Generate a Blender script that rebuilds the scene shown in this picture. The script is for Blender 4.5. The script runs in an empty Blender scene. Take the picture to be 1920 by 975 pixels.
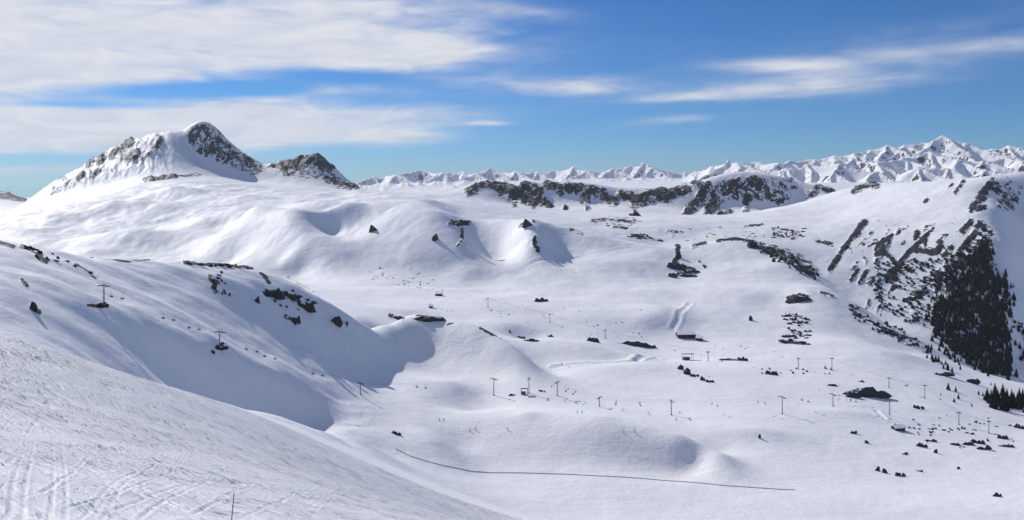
import bpy, bmesh, math, random, time
import numpy as np
from mathutils import Vector, Matrix
T0 = time.time()
random.seed(7)
SC = bpy.context.scene
COL = SC.collection

# ------------------------------------------------------------------ camera
F, CX, HY, CAMZ = 1663.0, 960.0, 345.0, 170.0      # focal length and horizon row for a 1920 px wide picture
cam = bpy.data.cameras.new('camera'); co = bpy.data.objects.new('camera', cam); COL.objects.link(co)
cam.sensor_width = 36.0; cam.lens = 36.0 * F / 1920.0
cam.shift_y = -(487.5 - HY) / 1920.0
co.location = (0, 0, CAMZ); co.rotation_euler = (math.radians(90), 0, 0)
cam.clip_start = 0.5; cam.clip_end = 60000
SC.camera = co
SC.cycles.max_bounces = 4; SC.cycles.diffuse_bounces = 2; SC.cycles.glossy_bounces = 1; SC.cycles.transmission_bounces = 1; SC.cycles.volume_bounces = 0

# ------------------------------------------------------------------ sun, sky, exposure
SUN_AZ, SUN_EL = math.radians(-46), math.radians(33.5)     # clockwise from the view direction (+Y), so the sun stands to the left
sd = Vector((math.sin(SUN_AZ) * math.cos(SUN_EL), math.cos(SUN_AZ) * math.cos(SUN_EL), math.sin(SUN_EL)))
sl = bpy.data.lights.new('sun', 'SUN'); sl.energy = 3.85; sl.angle = math.radians(0.6); sl.color = (1.0, 0.955, 0.89)
so = bpy.data.objects.new('sun', sl); COL.objects.link(so); so.location = (0, 0, 600)
so.rotation_euler = sd.to_track_quat('Z', 'Y').to_euler()

SC.view_settings.view_transform = 'Standard'; SC.view_settings.look = 'None'
SC.view_settings.gamma = 1.0; SC.view_settings.exposure = 0.08
SC.view_settings.use_curve_mapping = False

W = bpy.data.worlds.new('World'); SC.world = W; W.use_nodes = True
nt = W.node_tree; nt.nodes.clear(); N = nt.nodes.new; L = nt.links.new
def mth(op, a, b=None, c=None, tree=None):
    n = (tree or nt).nodes.new('ShaderNodeMath'); n.operation = op
    for i, v in enumerate((a, b, c)):
        if v is None: continue
        if isinstance(v, (int, float)): n.inputs[i].default_value = v
        else: (tree or nt).links.new(v, n.inputs[i])
    return n.outputs[0]
sky = N('ShaderNodeTexSky'); sky.sky_type = 'NISHITA'; sky.sun_disc = False
sky.sun_elevation = SUN_EL; sky.sun_rotation = SUN_AZ
sky.altitude = 2200; sky.air_density = 1.0; sky.dust_density = 0.15; sky.ozone_density = 3.0
hs = N('ShaderNodeHueSaturation'); hs.inputs['Saturation'].default_value = 1.12; hs.inputs['Value'].default_value = 1.0
L(sky.outputs[0], hs.inputs['Color'])
tint = N('ShaderNodeMix'); tint.data_type = 'RGBA'; tint.blend_type = 'MULTIPLY'; tint.inputs[0].default_value = 1.0
L(hs.outputs[0], tint.inputs[6]); tint.inputs[7].default_value = (0.345, 0.595, 0.88, 1)      # deep blue of thin, dry mountain air
tc = N('ShaderNodeTexCoord'); sp = N('ShaderNodeSeparateXYZ'); L(tc.outputs['Generated'], sp.inputs[0])
dx, dy, dz = sp.outputs
azd = mth('MULTIPLY', mth('ARCTAN2', dx, dy), 180 / math.pi)              # degrees right of +Y
hyp = mth('SQRT', mth('ADD', mth('MULTIPLY', dx, dx), mth('MULTIPLY', dy, dy)))
eld = mth('MULTIPLY', mth('ARCTAN2', dz, hyp), 180 / math.pi)             # degrees above the horizon
# cirrus sheets: streaks of noise in a flat layer high above, cover thick toward the left, thin toward the right
cv = N('ShaderNodeCombineXYZ'); L(mth('MULTIPLY', azd, 0.085), cv.inputs[0]); L(mth('ADD', mth('MULTIPLY', eld, 0.42), mth('MULTIPLY', azd, -0.012)), cv.inputs[1]); cv.inputs[2].default_value = 3.3
def noise(vec, scale, detail, rough, dist=0.0, tree=None):
    t = tree or nt
    n = t.nodes.new('ShaderNodeTexNoise'); n.inputs['Scale'].default_value = scale; n.inputs['Detail'].default_value = detail
    n.inputs['Roughness'].default_value = rough; n.inputs['Distortion'].default_value = dist
    t.links.new(vec, n.inputs['Vector']); return n.outputs[0]
n1 = noise(cv.outputs[0], 0.9, 5, 0.5, 0.5); n2 = noise(cv.outputs[0], 3.0, 4, 0.55, 0.8)
def blob(az, el, ra, re, k, tilt=0.0):
    a = mth('SUBTRACT', azd, az); e = mth('SUBTRACT', mth('SUBTRACT', eld, el), mth('MULTIPLY', a, tilt))
    q = mth('ADD', mth('POWER', mth('ABSOLUTE', mth('DIVIDE', a, ra)), 2.0), mth('POWER', mth('ABSOLUTE', mth('DIVIDE', e, re)), 2.0))
    return mth('MULTIPLY', mth('POWER', 2.718, mth('MULTIPLY', q, -1.0)), k)
def AZ(px): return math.degrees(math.atan((px - CX) / F))
def EL(px, py): return math.degrees(math.atan((HY - py) / math.hypot(F, px - CX)))
CLOUDS = [  # px, py, half width px, half height px, amount, tilt
    (60, 20, 560, 95, 1.05, 0.0), (-320, 130, 330, 260, 0.5, 0.0), (60, 135, 330, 40, 0.75, 0.06), (470, 85, 210, 34, 0.5, -0.02), (660, 25, 190, 50, .4, 0), (560, 60, 200, 40, .3, 0),
    (120, 240, 380, 42, 1.1, 0.0), (450, 222, 170, 44, 0.95, 0.03), (770, 100, 160, 27, 0.95, 0.05), (700, 255, 140, 16, 0.7, 0.02), (730, 218, 170, 18, 0.6, 0.04),
    (640, 165, 110, 13, 0.55, -0.03), (1000, 155, 170, 20, 0.55, -0.02), (1080, 165, 90, 14, .3, 0), (1430, 172, 200, 18, 0.42, 0.05), (1580, 152, 170, 24, 0.24, 0.05), (1470, 122, 120, 14, 0.40, -0.04), (1300, 120, 700, 80, .10, 0),
    (1290, 222, 110, 9, 0.45, 0.05), (1820, 92, 170, 14, 0.26, 0.0), (1250, 185, 70, 9, 0.35, 0.05), (60, 318, 150, 9, 0.45, 0.03), (1850, 60, 260, 60, 0.16, 0.08),
    (980, 20, 120, 14, 0.25, -0.1), (920, 231, 45, 5, .4, 0),
    (400, 168, 240, 15, -0.95, 0.06), (120, 196, 170, 8, -0.6, 0.02), (60, 300, 220, 9, -0.7, 0.02), (600, 140, 130, 12, -0.5, 0.0), (300, 60, 60, 8, -.25, 0), (200, 92, 45, 8, -.4, 0), (350, 95, 60, 9, -.3, 0), (620, 250, 60, 40, -.2, 0)]
cov = None
for px, py, rx, ry, k, tl in CLOUDS:
    b = blob(AZ(px), EL(px, py), rx / F * 57.3, ry / F * 57.3, k, tl)
    cov = b if cov is None else mth('ADD', cov, b)
# the same deck goes on over the left and thins out overhead and behind
wide = mth('MULTIPLY', mth('SMOOTH_MIN', 1.0, mth('MAXIMUM', mth('DIVIDE', mth('SUBTRACT', eld, 14.0), 12.0), 0.0), 0.2), 0.30)
cov = mth('ADD', cov, wide)
st = mth('ADD', mth('MULTIPLY', mth('SUBTRACT', n1, 0.5), 1.7), mth('MULTIPLY', mth('SUBTRACT', n2, 0.5), 0.75))
dens = mth('ADD', cov, mth('MULTIPLY', st, mth('MINIMUM', mth('ADD', mth('MULTIPLY', cov, 1.6), 0.02), 0.95)))
mr = N('ShaderNodeMapRange'); mr.interpolation_type = 'SMOOTHSTEP'; L(dens, mr.inputs[0])
mr.inputs[1].default_value = 0.0; mr.inputs[2].default_value = 1.05; mr.inputs[3].default_value = 0.0; mr.inputs[4].default_value = 0.93
mx = N('ShaderNodeMix'); mx.data_type = 'RGBA'
L(mr.outputs[0], mx.inputs[0]); L(tint.outputs[2], mx.inputs[6]); 
cc = N('ShaderNodeMix'); cc.data_type = 'RGBA'; cm_ = N('ShaderNodeMapRange'); L(n2, cm_.inputs[0]); cm_.inputs[1].default_value = .32; cm_.inputs[2].default_value = .68
L(cm_.outputs[0], cc.inputs[0]); cc.inputs[6].default_value = (6.7, 7.0, 7.9, 1); cc.inputs[7].default_value = (8.3, 8.3, 8.7, 1); L(cc.outputs[2], mx.inputs[7])
bg = N('ShaderNodeBackground'); bg.inputs['Strength'].default_value = 0.092
L(mx.outputs[2], bg.inputs[0]); wo = N('ShaderNodeOutputWorld'); L(bg.outputs[0], wo.inputs[0])

# ------------------------------------------------------------------ numpy noise
def _hash(i, j, s):
    n = (i.astype(np.int64) * 374761393 + j.astype(np.int64) * 668265263 + s * 1442695041) & 0xffffffff
    n = ((n ^ (n >> 13)) * 1274126177) & 0xffffffff
    n = (n ^ (n >> 16)) & 0xffffffff
    return n.astype(np.float64) * (2 * math.pi / 4294967296.0)
def perlin(x, y, s=0):
    xi = np.floor(x); yi = np.floor(y); fx = x - xi; fy = y - yi
    u = fx * fx * fx * (fx * (fx * 6 - 15) + 10); v = fy * fy * fy * (fy * (fy * 6 - 15) + 10)
    def g(ix, iy, ax, ay):
        h = _hash(ix, iy, s); return np.cos(h) * ax + np.sin(h) * ay
    a = g(xi, yi, fx, fy); b = g(xi + 1, yi, fx - 1, fy); c = g(xi, yi + 1, fx, fy - 1); d = g(xi + 1, yi + 1, fx - 1, fy - 1)
    return (a + u * (b - a)) * (1 - v) + (c + u * (d - c)) * v
def fbm(x, y, s=0, o=4, gain=0.5):
    r = 0; a = 1.0
    for k in range(o):
        r = r + a * perlin(x, y, s + k * 17); x = x * 2.03 + 5.1; y = y * 2.03 + 1.7; a *= gain
    return r
def ridged(x, y, s=0, o=4, gain=0.5):
    r = 0; a = 1.0
    for k in range(o):
        r = r + a * (1 - np.abs(perlin(x, y, s + k * 13)) * 2.2); x = x * 2.07 + 3.1; y = y * 2.07 + 7.7; a *= gain
    return r
def sstep(a, b, x):
    t = np.clip((x - a) / (b - a), 0, 1); return t * t * (3 - 2 * t)

# ------------------------------------------------------------------ the lie of the land: crest, bench and floor lines as (column, row, metres ahead)
LINES = [
 # ground under and around the viewpoint
 [(-700, 1250, 3), (0, 1330, 3), (960, 1390, 3), (1900, 1500, 3), (2600, 1600, 3)],
 [(-700, 870, 12), (0, 1080, 12), (480, 1120, 12), (960, 1170, 12), (1500, 1260, 12), (2300, 1330, 12)],
 [(-700, 720, 34), (0, 965, 30), (437, 990, 32), (700, 1000, 36), (900, 1030, 38), (1300, 1090, 40), (1900, 1160, 40), (2500, 1200, 40)],
 [(-700, 640, 90), (0, 815, 75), (300, 865, 80), (600, 925, 85), (800, 980, 90), (960, 1020, 95), (1400, 1070, 100), (1900, 1120, 100), (2500, 1150, 100)],
 [(0, 715, 125), (200, 762, 140), (400, 822, 150), (600, 890, 160), (800, 965, 190), (960, 1005, 220), (1400, 1050, 230), (1920, 1080, 230), (2500, 1090, 230)],
 # rolled edge of the near slope
 [(-700, 560, 150), (-250, 590, 170), (0, 626, 190), (120, 664, 205), (250, 706, 230), (400, 752, 280), (500, 785, 340), (600, 812, 410), (700, 838, 450)],
 [(-700, 640, 230), (-250, 670, 240), (0, 700, 250), (120, 715, 265), (250, 745, 290)],
 # floor at the foot of the near slope
 [(760, 880, 430), (900, 962, 395), (1000, 985, 418), (1100, 985, 428), (1300, 985, 434), (1500, 985, 436), (1920, 985, 442), (2500, 985, 442)],
 [(960, 938, 452), (1100, 943, 458), (1300, 946, 460), (1500, 949, 460), (1920, 953, 462), (2500, 955, 462)],
 [(720, 850, 475), (900, 890, 490), (1200, 900, 490), (1490, 922, 480), (1920, 925, 490), (2500, 935, 490)],
 [(640, 808, 482), (740, 818, 506), (820, 818, 516)],
 # foot of the left wall
 [(-250, 640, 290), (0, 650, 300), (100, 664, 310), (250, 716, 350), (400, 758, 420), (520, 788, 475), (620, 786, 505), (720, 758, 562), (800, 740, 604)],
 # rib with the lift pylons
 [(-250, 500, 340), (0, 525, 360), (110, 548, 385), (195, 567, 405), (300, 606, 430), (415, 654, 470), (520, 700, 500), (620, 742, 538)],
 [(0, 505, 380), (110, 528, 405), (250, 572, 432), (380, 626, 472), (500, 675, 512), (600, 718, 545), (700, 732, 592)],
 # left ridge crest
 [(-500, 395, 440), (-250, 420, 462), (-100, 440, 475), (0, 452, 490), (90, 465, 515), (150, 488, 530), (220, 488, 560), (340, 490, 608), (430, 497, 642), (490, 508, 658), (545, 528, 666), (600, 560, 670), (650, 587, 680), (688, 610, 696), (718, 607, 724)],
 [(300, 550, 505), (420, 590, 548), (520, 625, 580), (580, 655, 596), (640, 688, 612), (700, 708, 628)],
 # behind the left ridge
 [(-500, 500, 600), (0, 540, 650), (200, 560, 700), (340, 570, 750), (480, 575, 780), (600, 598, 790), (700, 612, 800)],
 [(-500, 460, 900), (0, 520, 950), (200, 525, 950), (400, 530, 980), (600, 545, 1000), (750, 580, 900)],
 [(-500, 455, 1300), (0, 460, 1380), (200, 476, 1350), (400, 490, 1300), (520, 500, 1250), (640, 515, 1180), (760, 540, 1080)],
 # second low ridge
 [(745, 598, 752), (800, 596, 764), (850, 602, 755), (900, 614, 740), (945, 640, 720), (980, 665, 705)],
 [(705, 664, 672), (800, 650, 735), (840, 656, 728), (900, 668, 714), (950, 682, 700)], [(740, 708, 636), (850, 718, 640)],
 [(760, 605, 860), (850, 600, 900), (950, 610, 880)],
 # middle floor
 [(700, 560, 1010), (850, 560, 1020), (1000, 570, 1010), (1150, 585, 980), (1230, 600, 960)],
 [(900, 745, 640), (1000, 735, 650), (1100, 738, 660), (1250, 745, 660), (1400, 740, 670), (1600, 745, 690), (1750, 765, 690), (1920, 800, 690), (2300, 830, 690)],
 # low dark-faced hummock by the path
 [(985, 634, 830), (1040, 632, 825), (1110, 640, 810), (1170, 660, 790), (1200, 668, 785)],
 [(1000, 682, 745), (1080, 676, 765), (1160, 676, 775)],
 [(1020, 700, 715), (1120, 692, 730), (1250, 690, 750), (1400, 690, 760)],
 # swell in the lower middle
 [(880, 772, 570), (960, 768, 572), (1050, 772, 564), (1130, 781, 548), (1220, 802, 535), (1280, 822, 524), (1335, 848, 514)],
 [(860, 836, 522), (960, 854, 515), (1080, 864, 512), (1200, 866, 513), (1320, 868, 513), (1380, 862, 518)],
 [(1345, 800, 578), (1420, 840, 548)],
 [(1500, 830, 560), (1700, 850, 560), (1920, 870, 560), (2300, 880, 560)],
 # upper floor, hollow and bench left of the long hut
 [(1240, 615, 950), (1300, 622, 950), (1380, 628, 940), (1450, 640, 920), (1540, 655, 890), (1620, 665, 870)],
 [(1255, 575, 1040), (1310, 566, 1060), (1400, 572, 1050)],
 [(900, 520, 1180), (1050, 522, 1170), (1200, 535, 1130), (1300, 545, 1110), (1400, 555, 1080)],
 # rounded mountain shoulder (middle mound)
 [(470, 392, 1420), (540, 397, 1380), (600, 388, 1370), (660, 380, 1390), (740, 374, 1430), (800, 382, 1440), (845, 408, 1365), (880, 416, 1376), (940, 415, 1366), (970, 414, 1330), (1000, 413, 1302), (1030, 420, 1345), (1065, 430, 1348), (1120, 444, 1330), (1180, 456, 1330)],
 [(470, 470, 1270), (540, 478, 1240), (600, 487, 1225), (700, 495, 1215), (800, 498, 1205), (880, 497, 1210), (930, 494, 1225), (1000, 498, 1215), (1070, 490, 1240), (1140, 478, 1270), (1220, 470, 1290)],
 [(842, 412, 1325), (850, 440, 1262), (866, 470, 1222), (884, 492, 1200)],
 [(882, 440, 1345), (908, 462, 1320), (932, 484, 1290)], [(962, 432, 1325), (966, 460, 1288), (958, 490, 1245)],
 [(985, 416, 1300), (992, 440, 1272), (1004, 468, 1242), (1012, 488, 1216)],
 [(1030, 436, 1318), (1045, 460, 1290), (1055, 482, 1258)],
 [(572, 412, 1330), (578, 440, 1280)], [(602, 412, 1388), (608, 438, 1355)],
 [(500, 388, 1650), (700, 372, 1700), (850, 372, 1750), (1000, 396, 1750)],
 # terraces below the big peak
 [(-500, 470, 1500), (0, 440, 1500), (150, 438, 1500), (300, 440, 1480), (430, 440, 1430)],
 [(-500, 450, 1700), (-100, 425, 1750), (60, 413, 1720), (200, 402, 1700), (320, 395, 1680), (420, 392, 1650)],
 [(-100, 415, 2000), (60, 396, 2000), (180, 376, 1980), (280, 366, 1950), (340, 360, 1930), (420, 362, 1900), (520, 368, 1850)],
 [(280, 340, 2180), (340, 334, 2200), (400, 338, 2200), (450, 348, 2150), (560, 358, 2150), (650, 362, 2150), (720, 364, 2100)],
 # big peak
 [(-500, 600, 2300), (-250, 520, 2300), (-60, 428, 2330), (30, 390, 2380), (70, 362, 2420), (110, 340, 2450), (150, 317, 2480), (190, 292, 2500), (235, 268, 2520), (270, 258, 2540), (300, 251, 2550), (345, 246, 2550), (365, 240, 2550), (383, 236, 2550), (400, 243, 2550), (425, 263, 2545), (455, 285, 2535), (487, 308, 2525), (505, 306, 2520), (530, 303, 2515), (560, 299, 2510), (590, 294, 2505), (612, 300, 2500), (640, 325, 2490), (665, 345, 2480), (700, 357, 2460), (730, 362, 2440)],
 [(346, 250, 2530), (341, 268, 2480), (337, 288, 2420), (336, 308, 2360), (340, 326, 2290)],
 [(358, 262, 2528), (370, 285, 2500), (395, 312, 2462), (440, 330, 2420), (485, 342, 2380)],
 [(60, 385, 2280), (120, 368, 2270), (180, 350, 2270), (240, 336, 2270), (300, 328, 2270)],
 [(500, 318, 2470), (540, 322, 2450), (600, 330, 2430), (650, 350, 2400)], [(495, 345, 2300), (560, 350, 2280), (640, 358, 2290)],
 [(-500, 640, 2750), (0, 430, 2800), (100, 420, 2800), (250, 330, 2850), (383, 310, 2900), (500, 350, 2850), (700, 380, 2800)],
 # plateau before the cliff band
 [(1000, 402, 1700), (1200, 420, 1650), (1350, 425, 1650), (1480, 425, 1650), (1560, 415, 1700)],
 [(860, 368, 2250), (900, 374, 2250), (950, 390, 2200), (1050, 392, 2190), (1150, 390, 2190), (1230, 398, 2170), (1300, 405, 2150), (1380, 404, 2150), (1470, 390, 2170), (1560, 372, 2200)],
 [(845, 360, 2420), (880, 344, 2430), (905, 338, 2430), (940, 346, 2400), (1000, 343, 2400), (1060, 341, 2400), (1110, 344, 2400), (1150, 350, 2400), (1200, 353, 2400), (1250, 350, 2390), (1300, 342, 2380), (1340, 330, 2380), (1380, 323, 2380), (1420, 324, 2380), (1460, 330, 2380), (1520, 345, 2390), (1570, 358, 2400)],
 [(940, 368, 2355), (1000, 374, 2350), (1080, 371, 2354), (1150, 375, 2352), (1230, 378, 2348), (1300, 386, 2318), (1370, 386, 2308), (1430, 374, 2322), (1500, 366, 2345)], [(940, 380, 2320), (1050, 385, 2310), (1150, 384, 2310), (1230, 388, 2300), (1300, 396, 2280), (1400, 394, 2270)],
 [(700, 368, 3000), (860, 366, 3000), (950, 358, 2900), (1100, 358, 2900), (1200, 358, 2900), (1300, 356, 2950), (1400, 354, 2900), (1560, 358, 2800)],
 [(700, 362, 4200), (860, 352, 4200), (1000, 352, 4100), (1150, 349, 4000), (1250, 346, 4000), (1350, 344, 4000), (1450, 343, 3900), (1560, 343, 3700)],
 # right-hand mountain: lit face
 [(1570, 362, 2250), (1620, 348, 2080), (1700, 342, 1950), (1770, 337, 1850), (1830, 333, 1790), (1880, 331, 1760), (1960, 326, 1740), (2200, 310, 1700), (2600, 300, 1600)],
 [(1560, 400, 1820), (1640, 390, 1760), (1720, 385, 1700), (1800, 385, 1640), (1860, 390, 1600)],
 [(1545, 440, 1580), (1620, 440, 1560), (1700, 445, 1520), (1780, 450, 1480), (1850, 450, 1460)],
 [(1530, 505, 1440), (1600, 520, 1420), (1680, 530, 1400), (1760, 540, 1370), (1830, 545, 1350), (1890, 550, 1330)],
 [(1590, 570, 1330), (1660, 600, 1280), (1740, 625, 1240), (1790, 660, 1200), (1850, 690, 1180), (1900, 712, 1165)],
 [(1857, 340, 1740), (1862, 372, 1660), (1872, 410, 1570), (1892, 446, 1500), (1908, 475, 1455), (1905, 520, 1390), (1900, 600, 1290), (1900, 690, 1190)],
 [(1920, 380, 1720), (1935, 440, 1620), (1940, 500, 1520), (1940, 580, 1400), (1940, 690, 1250)],
 [(2050, 420, 1650), (2050, 520, 1450), (2050, 640, 1250), (2300, 450, 1500), (2300, 640, 1200)],
 [(1560, 400, 2800), (1700, 395, 2500), (1900, 400, 2300), (2200, 400, 2200)],
 # knoll and spur in front of it
 [(1225, 470, 1420), (1265, 460, 1385), (1310, 456, 1370), (1360, 450, 1360), (1400, 449, 1350), (1440, 462, 1325), (1490, 490, 1280), (1530, 516, 1240), (1570, 548, 1190), (1620, 582, 1140), (1680, 618, 1080), (1740, 648, 1030), (1790, 678, 985), (1850, 700, 960), (1920, 722, 940), (2200, 760, 900)],
 [(1240, 522, 1195), (1290, 522, 1200), (1350, 512, 1220), (1430, 515, 1210), (1490, 530, 1180)],
 [(1300, 478, 1300), (1350, 482, 1290), (1410, 482, 1280)],
 [(1470, 560, 1080), (1505, 546, 1090), (1530, 552, 1080), (1570, 585, 1040), (1620, 620, 1000), (1680, 655, 960)],
 [(1470, 590, 1020), (1480, 620, 965), (1500, 640, 930)],
 [(1640, 655, 920), (1700, 668, 900), (1760, 690, 880)],
 [(1530, 560, 1300), (1620, 600, 1230), (1720, 655, 1150), (1800, 700, 1080), (1900, 735, 1040)],
 [(1550, 690, 800), (1650, 695, 810), (1750, 712, 810), (1850, 740, 800), (1920, 765, 790), (2300, 800, 780)],
 # feet of the far ranges
 [(-600, 420, 4300), (-100, 348, 4300), (-20, 356, 4300), (20, 362, 4300), (60, 380, 4300), (200, 400, 4300), (450, 380, 4300), (640, 366, 4300)],
 [(-600, 420, 6000), (0, 400, 6000), (300, 380, 6000), (640, 362, 6000), (900, 352, 6000), (1200, 345, 6000), (1300, 340, 5600)],
 [(-600, 380, 9000), (0, 372, 9000), (400, 360, 9000), (640, 350, 9000), (900, 342, 9000), (1200, 336, 9000), (1500, 340, 9000), (2600, 345, 9000)],
 [(-600, 420, 14000), (400, 400, 14000), (900, 390, 14000), (1300, 390, 14000), (2600, 390, 14000)],
 [(1290, 342, 5200), (1370, 340, 5300), (1480, 336, 5300), (1600, 330, 5500), (1763, 320, 5700), (1930, 320, 5700), (2600, 320, 5700)],
 [(1350, 348, 4300), (1450, 346, 4300), (1600, 344, 4300), (1745, 342, 4300), (1920, 340, 4300), (2300, 340, 4300)],
 [(1600, 352, 3400), (1700, 350, 3300), (1800, 350, 3200), (1900, 350, 3100), (2300, 345, 3000)],
]
def back(first, k, d):      # the far side of a crest falls away again
    ln = next(l for l in LINES if l[0] == first); LINES.append([(p[0], p[1] + d, p[2] * k) for p in ln])
back((-500, 395, 440), 1.035, 9); back((-500, 395, 440), 1.10, 34)
back((745, 598, 752), 1.05, 5); back((985, 634, 830), 1.04, 3)
back((470, 392, 1420), 1.06, 2); back((-500, 600, 2300), 1.03, 14)
back((845, 360, 2420), 1.012, 2); back((845, 360, 2420), 1.05, 9); back((1225, 470, 1420), 1.03, 8); LINES.append([(-700, 570, 159), (-250, 600, 180), (0, 636, 201), (120, 674, 217), (250, 714, 244), (380, 752, 285)]); back((1570, 362, 2250), 1.03, 4); back((1570, 362, 2250), 1.10, 18); back((880, 772, 570), 1.05, -1)
P = []
for ln in LINES:
    for (a, b) in zip(ln[:-1], ln[1:]):
        n = max(1, int(abs(b[0] - a[0]) / 45 + abs(math.log(b[2] / a[2])) / 0.04 * 0.5 + 0.5)); n = min(n, 6)
        for k in range(n):
            f = k / n; P.append((a[0] + (b[0] - a[0]) * f, a[1] + (b[1] - a[1]) * f, math.exp(math.log(a[2]) * (1 - f) + math.log(b[2]) * f)))
    P.append(ln[-1])
P = np.array(P, float)
cu = (P[:, 0] - CX) / F; cw = np.log(P[:, 2]); ct = (P[:, 1] - HY) / F
MQ = 0.022
def kern(du, dv): return np.sqrt(du * du + dv * dv + MQ * MQ)
A = kern(cu[:, None] - cu, cw[:, None] - cw); n = len(cu)
Q = np.stack([np.ones(n), cu, cw], 1)
M = np.zeros((n + 3, n + 3)); M[:n, :n] = A - np.eye(n) * 0.0008; M[:n, n:] = Q; M[n:, :n] = Q.T
sol = np.linalg.solve(M, np.r_[ct, 0, 0, 0]); wts = sol[:n]; lin = sol[n:]

def steps(spans):
    r = []
    for a, b, d in spans:
        m = max(2, int((math.log(b) - math.log(a)) / d)); r.append(np.linspace(math.log(a), math.log(b), m, endpoint=False))
    return np.concatenate(r + [[math.log(spans[-1][1])]])
V = steps([(3, 24, .03), (24, 290, .0085), (290, 1150, .0052), (1150, 1720, .0034), (1720, 2150, .006), (2150, 2560, .0026), (2560, 4200, .012), (4200, 5800, .004), (5800, 8200, .02), (8200, 9400, .004), (9400, 15500, .03)])
side = np.linspace(0, 1, 34)[1:] ** 1.4 * 0.55
Uc = np.linspace(-0.625, 0.625, 880); U = np.r_[(-0.625 - side)[::-1], Uc, 0.625 + side]
def field(us, vs):
    G = np.empty((len(vs), len(us))); c32, w32, k32 = cu.astype(np.float32), cw.astype(np.float32), wts
    for i in range(0, len(vs), 4):
        vv = np.repeat(vs[i:i + 4], len(us)); uu = np.tile(us, len(vs[i:i + 4]))
        du = uu.astype(np.float32)[:, None] - c32; dv = vv.astype(np.float32)[:, None] - w32
        du *= du; dv *= dv; du += dv; du += np.float32(MQ * MQ); np.sqrt(du, out=du)
        G[i:i + 4] = (du @ wts + lin[0] + lin[1] * uu + lin[2] * vv).reshape(-1, len(us))
    return G
def soften(G, k):
    for _ in range(k):
        G = np.concatenate([G[:, :1], .25 * G[:, :-2] + .5 * G[:, 1:-1] + .25 * G[:, 2:], G[:, -1:]], 1)
    return G
gu = np.linspace(-0.63, 0.63, 340); gvs = np.linspace(V[0], V[-1], 260)
def cubic(x, g):
    h = g[1] - g[0]; s = np.clip((x - g[0]) / h, 0, len(g) - 1.001); i = np.floor(s).astype(int); f = s - i
    R = np.zeros((len(x), len(g))); r = np.arange(len(x))
    for k, wgt in ((-1, -.5 * f**3 + f**2 - .5 * f), (0, 1.5 * f**3 - 2.5 * f**2 + 1), (1, -1.5 * f**3 + 2 * f**2 + .5 * f), (2, .5 * f**3 - .5 * f**2)):
        np.add.at(R, (r, np.clip(i + k, 0, len(g) - 1)), wgt)
    return R
NS = len(side); TT = np.concatenate([cubic(V, gvs) @ field(U[:NS], gvs), soften(field(gu, V), 5) @ cubic(Uc, gu).T, cubic(V, gvs) @ field(U[-NS:], gvs)], 1)
YY = np.exp(V)[:, None] * np.ones_like(U)[None]; XX = YY * U[None]; ZZ = CAMZ - YY * TT
PXX = CX + F * U[None] * np.ones_like(YY)
NR, NC = YY.shape
print('grid', NR, NC, 'ctrl', n, round(time.time() - T0, 1))

# ---- snow relief
near = 1 - sstep(190, 300, YY); mid = sstep(260, 420, YY) * (1 - sstep(2600, 4200, YY)); far = sstep(3900, 4700, YY)
slope_left = 1 - sstep(0.9, 1.0, (YY / 480.0))          # the skied near slope
und = fbm(XX / 190, YY / 150, 3, 3) * 4.2 + fbm(XX / 60 + 9, YY / 50, 11, 3) * 1.7 + fbm(XX / 17, YY / 15, 5, 2) * 0.34
amp = 0.35 + 0.65 * sstep(600, 1300, YY) + 0.9 * sstep(1350, 1600, YY) * (1 - sstep(2050, 2250, YY)) * (1 - sstep(600, 900, PXX))
ZZ += und * mid * amp
# wind-carved terraces below the big peak and on the shoulder
terr = sstep(1230, 1330, YY) * (1 - sstep(2080, 2200, YY)) * (1 - sstep(800, 900, PXX))
ZZ += terr * (np.maximum(fbm(XX / 120 + 3.3, YY / 170 + .4, 41, 2), -0.15) * 11 + ridged(XX / 70, YY / 120, 51, 3) * 1.0)
# swells and hollows of drifted snow: column, row, half width, half depth, height in metres
def lump(px, py, rx, ry, h):
    j = int(np.searchsorted(U, (px - CX) / F)); i = int(np.nonzero((CAMZ - ZZ[:, j])[int(np.searchsorted(V, math.log(300))):] / YY[int(np.searchsorted(V, math.log(300))):, j] <= (py - HY) / F)[0][0]) + int(np.searchsorted(V, math.log(300)))
    x0, y0 = XX[i, j], YY[i, j]; i0 = int(np.searchsorted(V, math.log(y0 - 3 * ry))); i1 = int(np.searchsorted(V, math.log(y0 + 3 * ry)))
    ZZ[i0:i1] += h * np.exp(-((XX[i0:i1] - x0) / rx) ** 2 - ((YY[i0:i1] - y0) / ry) ** 2)
for a_ in ((318, 364, 50, 36, 17), (215, 397, 90, 55, 20), (100, 414, 80, 45, 15), (250, 450, 120, 42, 17), (400, 452, 60, 40, 7), (740, 372, 70, 50, 6), (1180, 500, 60, 40, 4), (985, 783, 9, 6, 1.6), (1190, 690, 35, 25, 3), (1245, 585, 30, 35, 5), (1610, 655, 60, 40, 4), (1560, 640, 40, 30, 3), (1600, 780, 25, 12, 2.5), (1420, 812, 25, 10, 2.2)): lump(*a_)
# gullies down the left flank of the big peak
fl = sstep(2270, 2330, YY) * (1 - sstep(2540, 2570, YY)) * sstep(60, 130, PXX) * (1 - sstep(270, 352, PXX))
ZZ += fl * (ridged((XX + YY * .45) / 52, (YY - XX * .3) / 260, 71, 4, .6) - 1.0) * 8
for qx, qd, r_, h_ in ((383, 2550, 60, 15), (366, 2552, 30, 5), (595, 2505, 45, 9), (560, 2510, 30, 6), (530, 2514, 24, 6), (240, 2521, 30, 5), (205, 2508, 24, 5)):
    ZZ += h_ * np.clip(1 - np.hypot(XX - qd * (qx - CX) / F, YY - qd) / r_, 0, 1)
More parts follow.
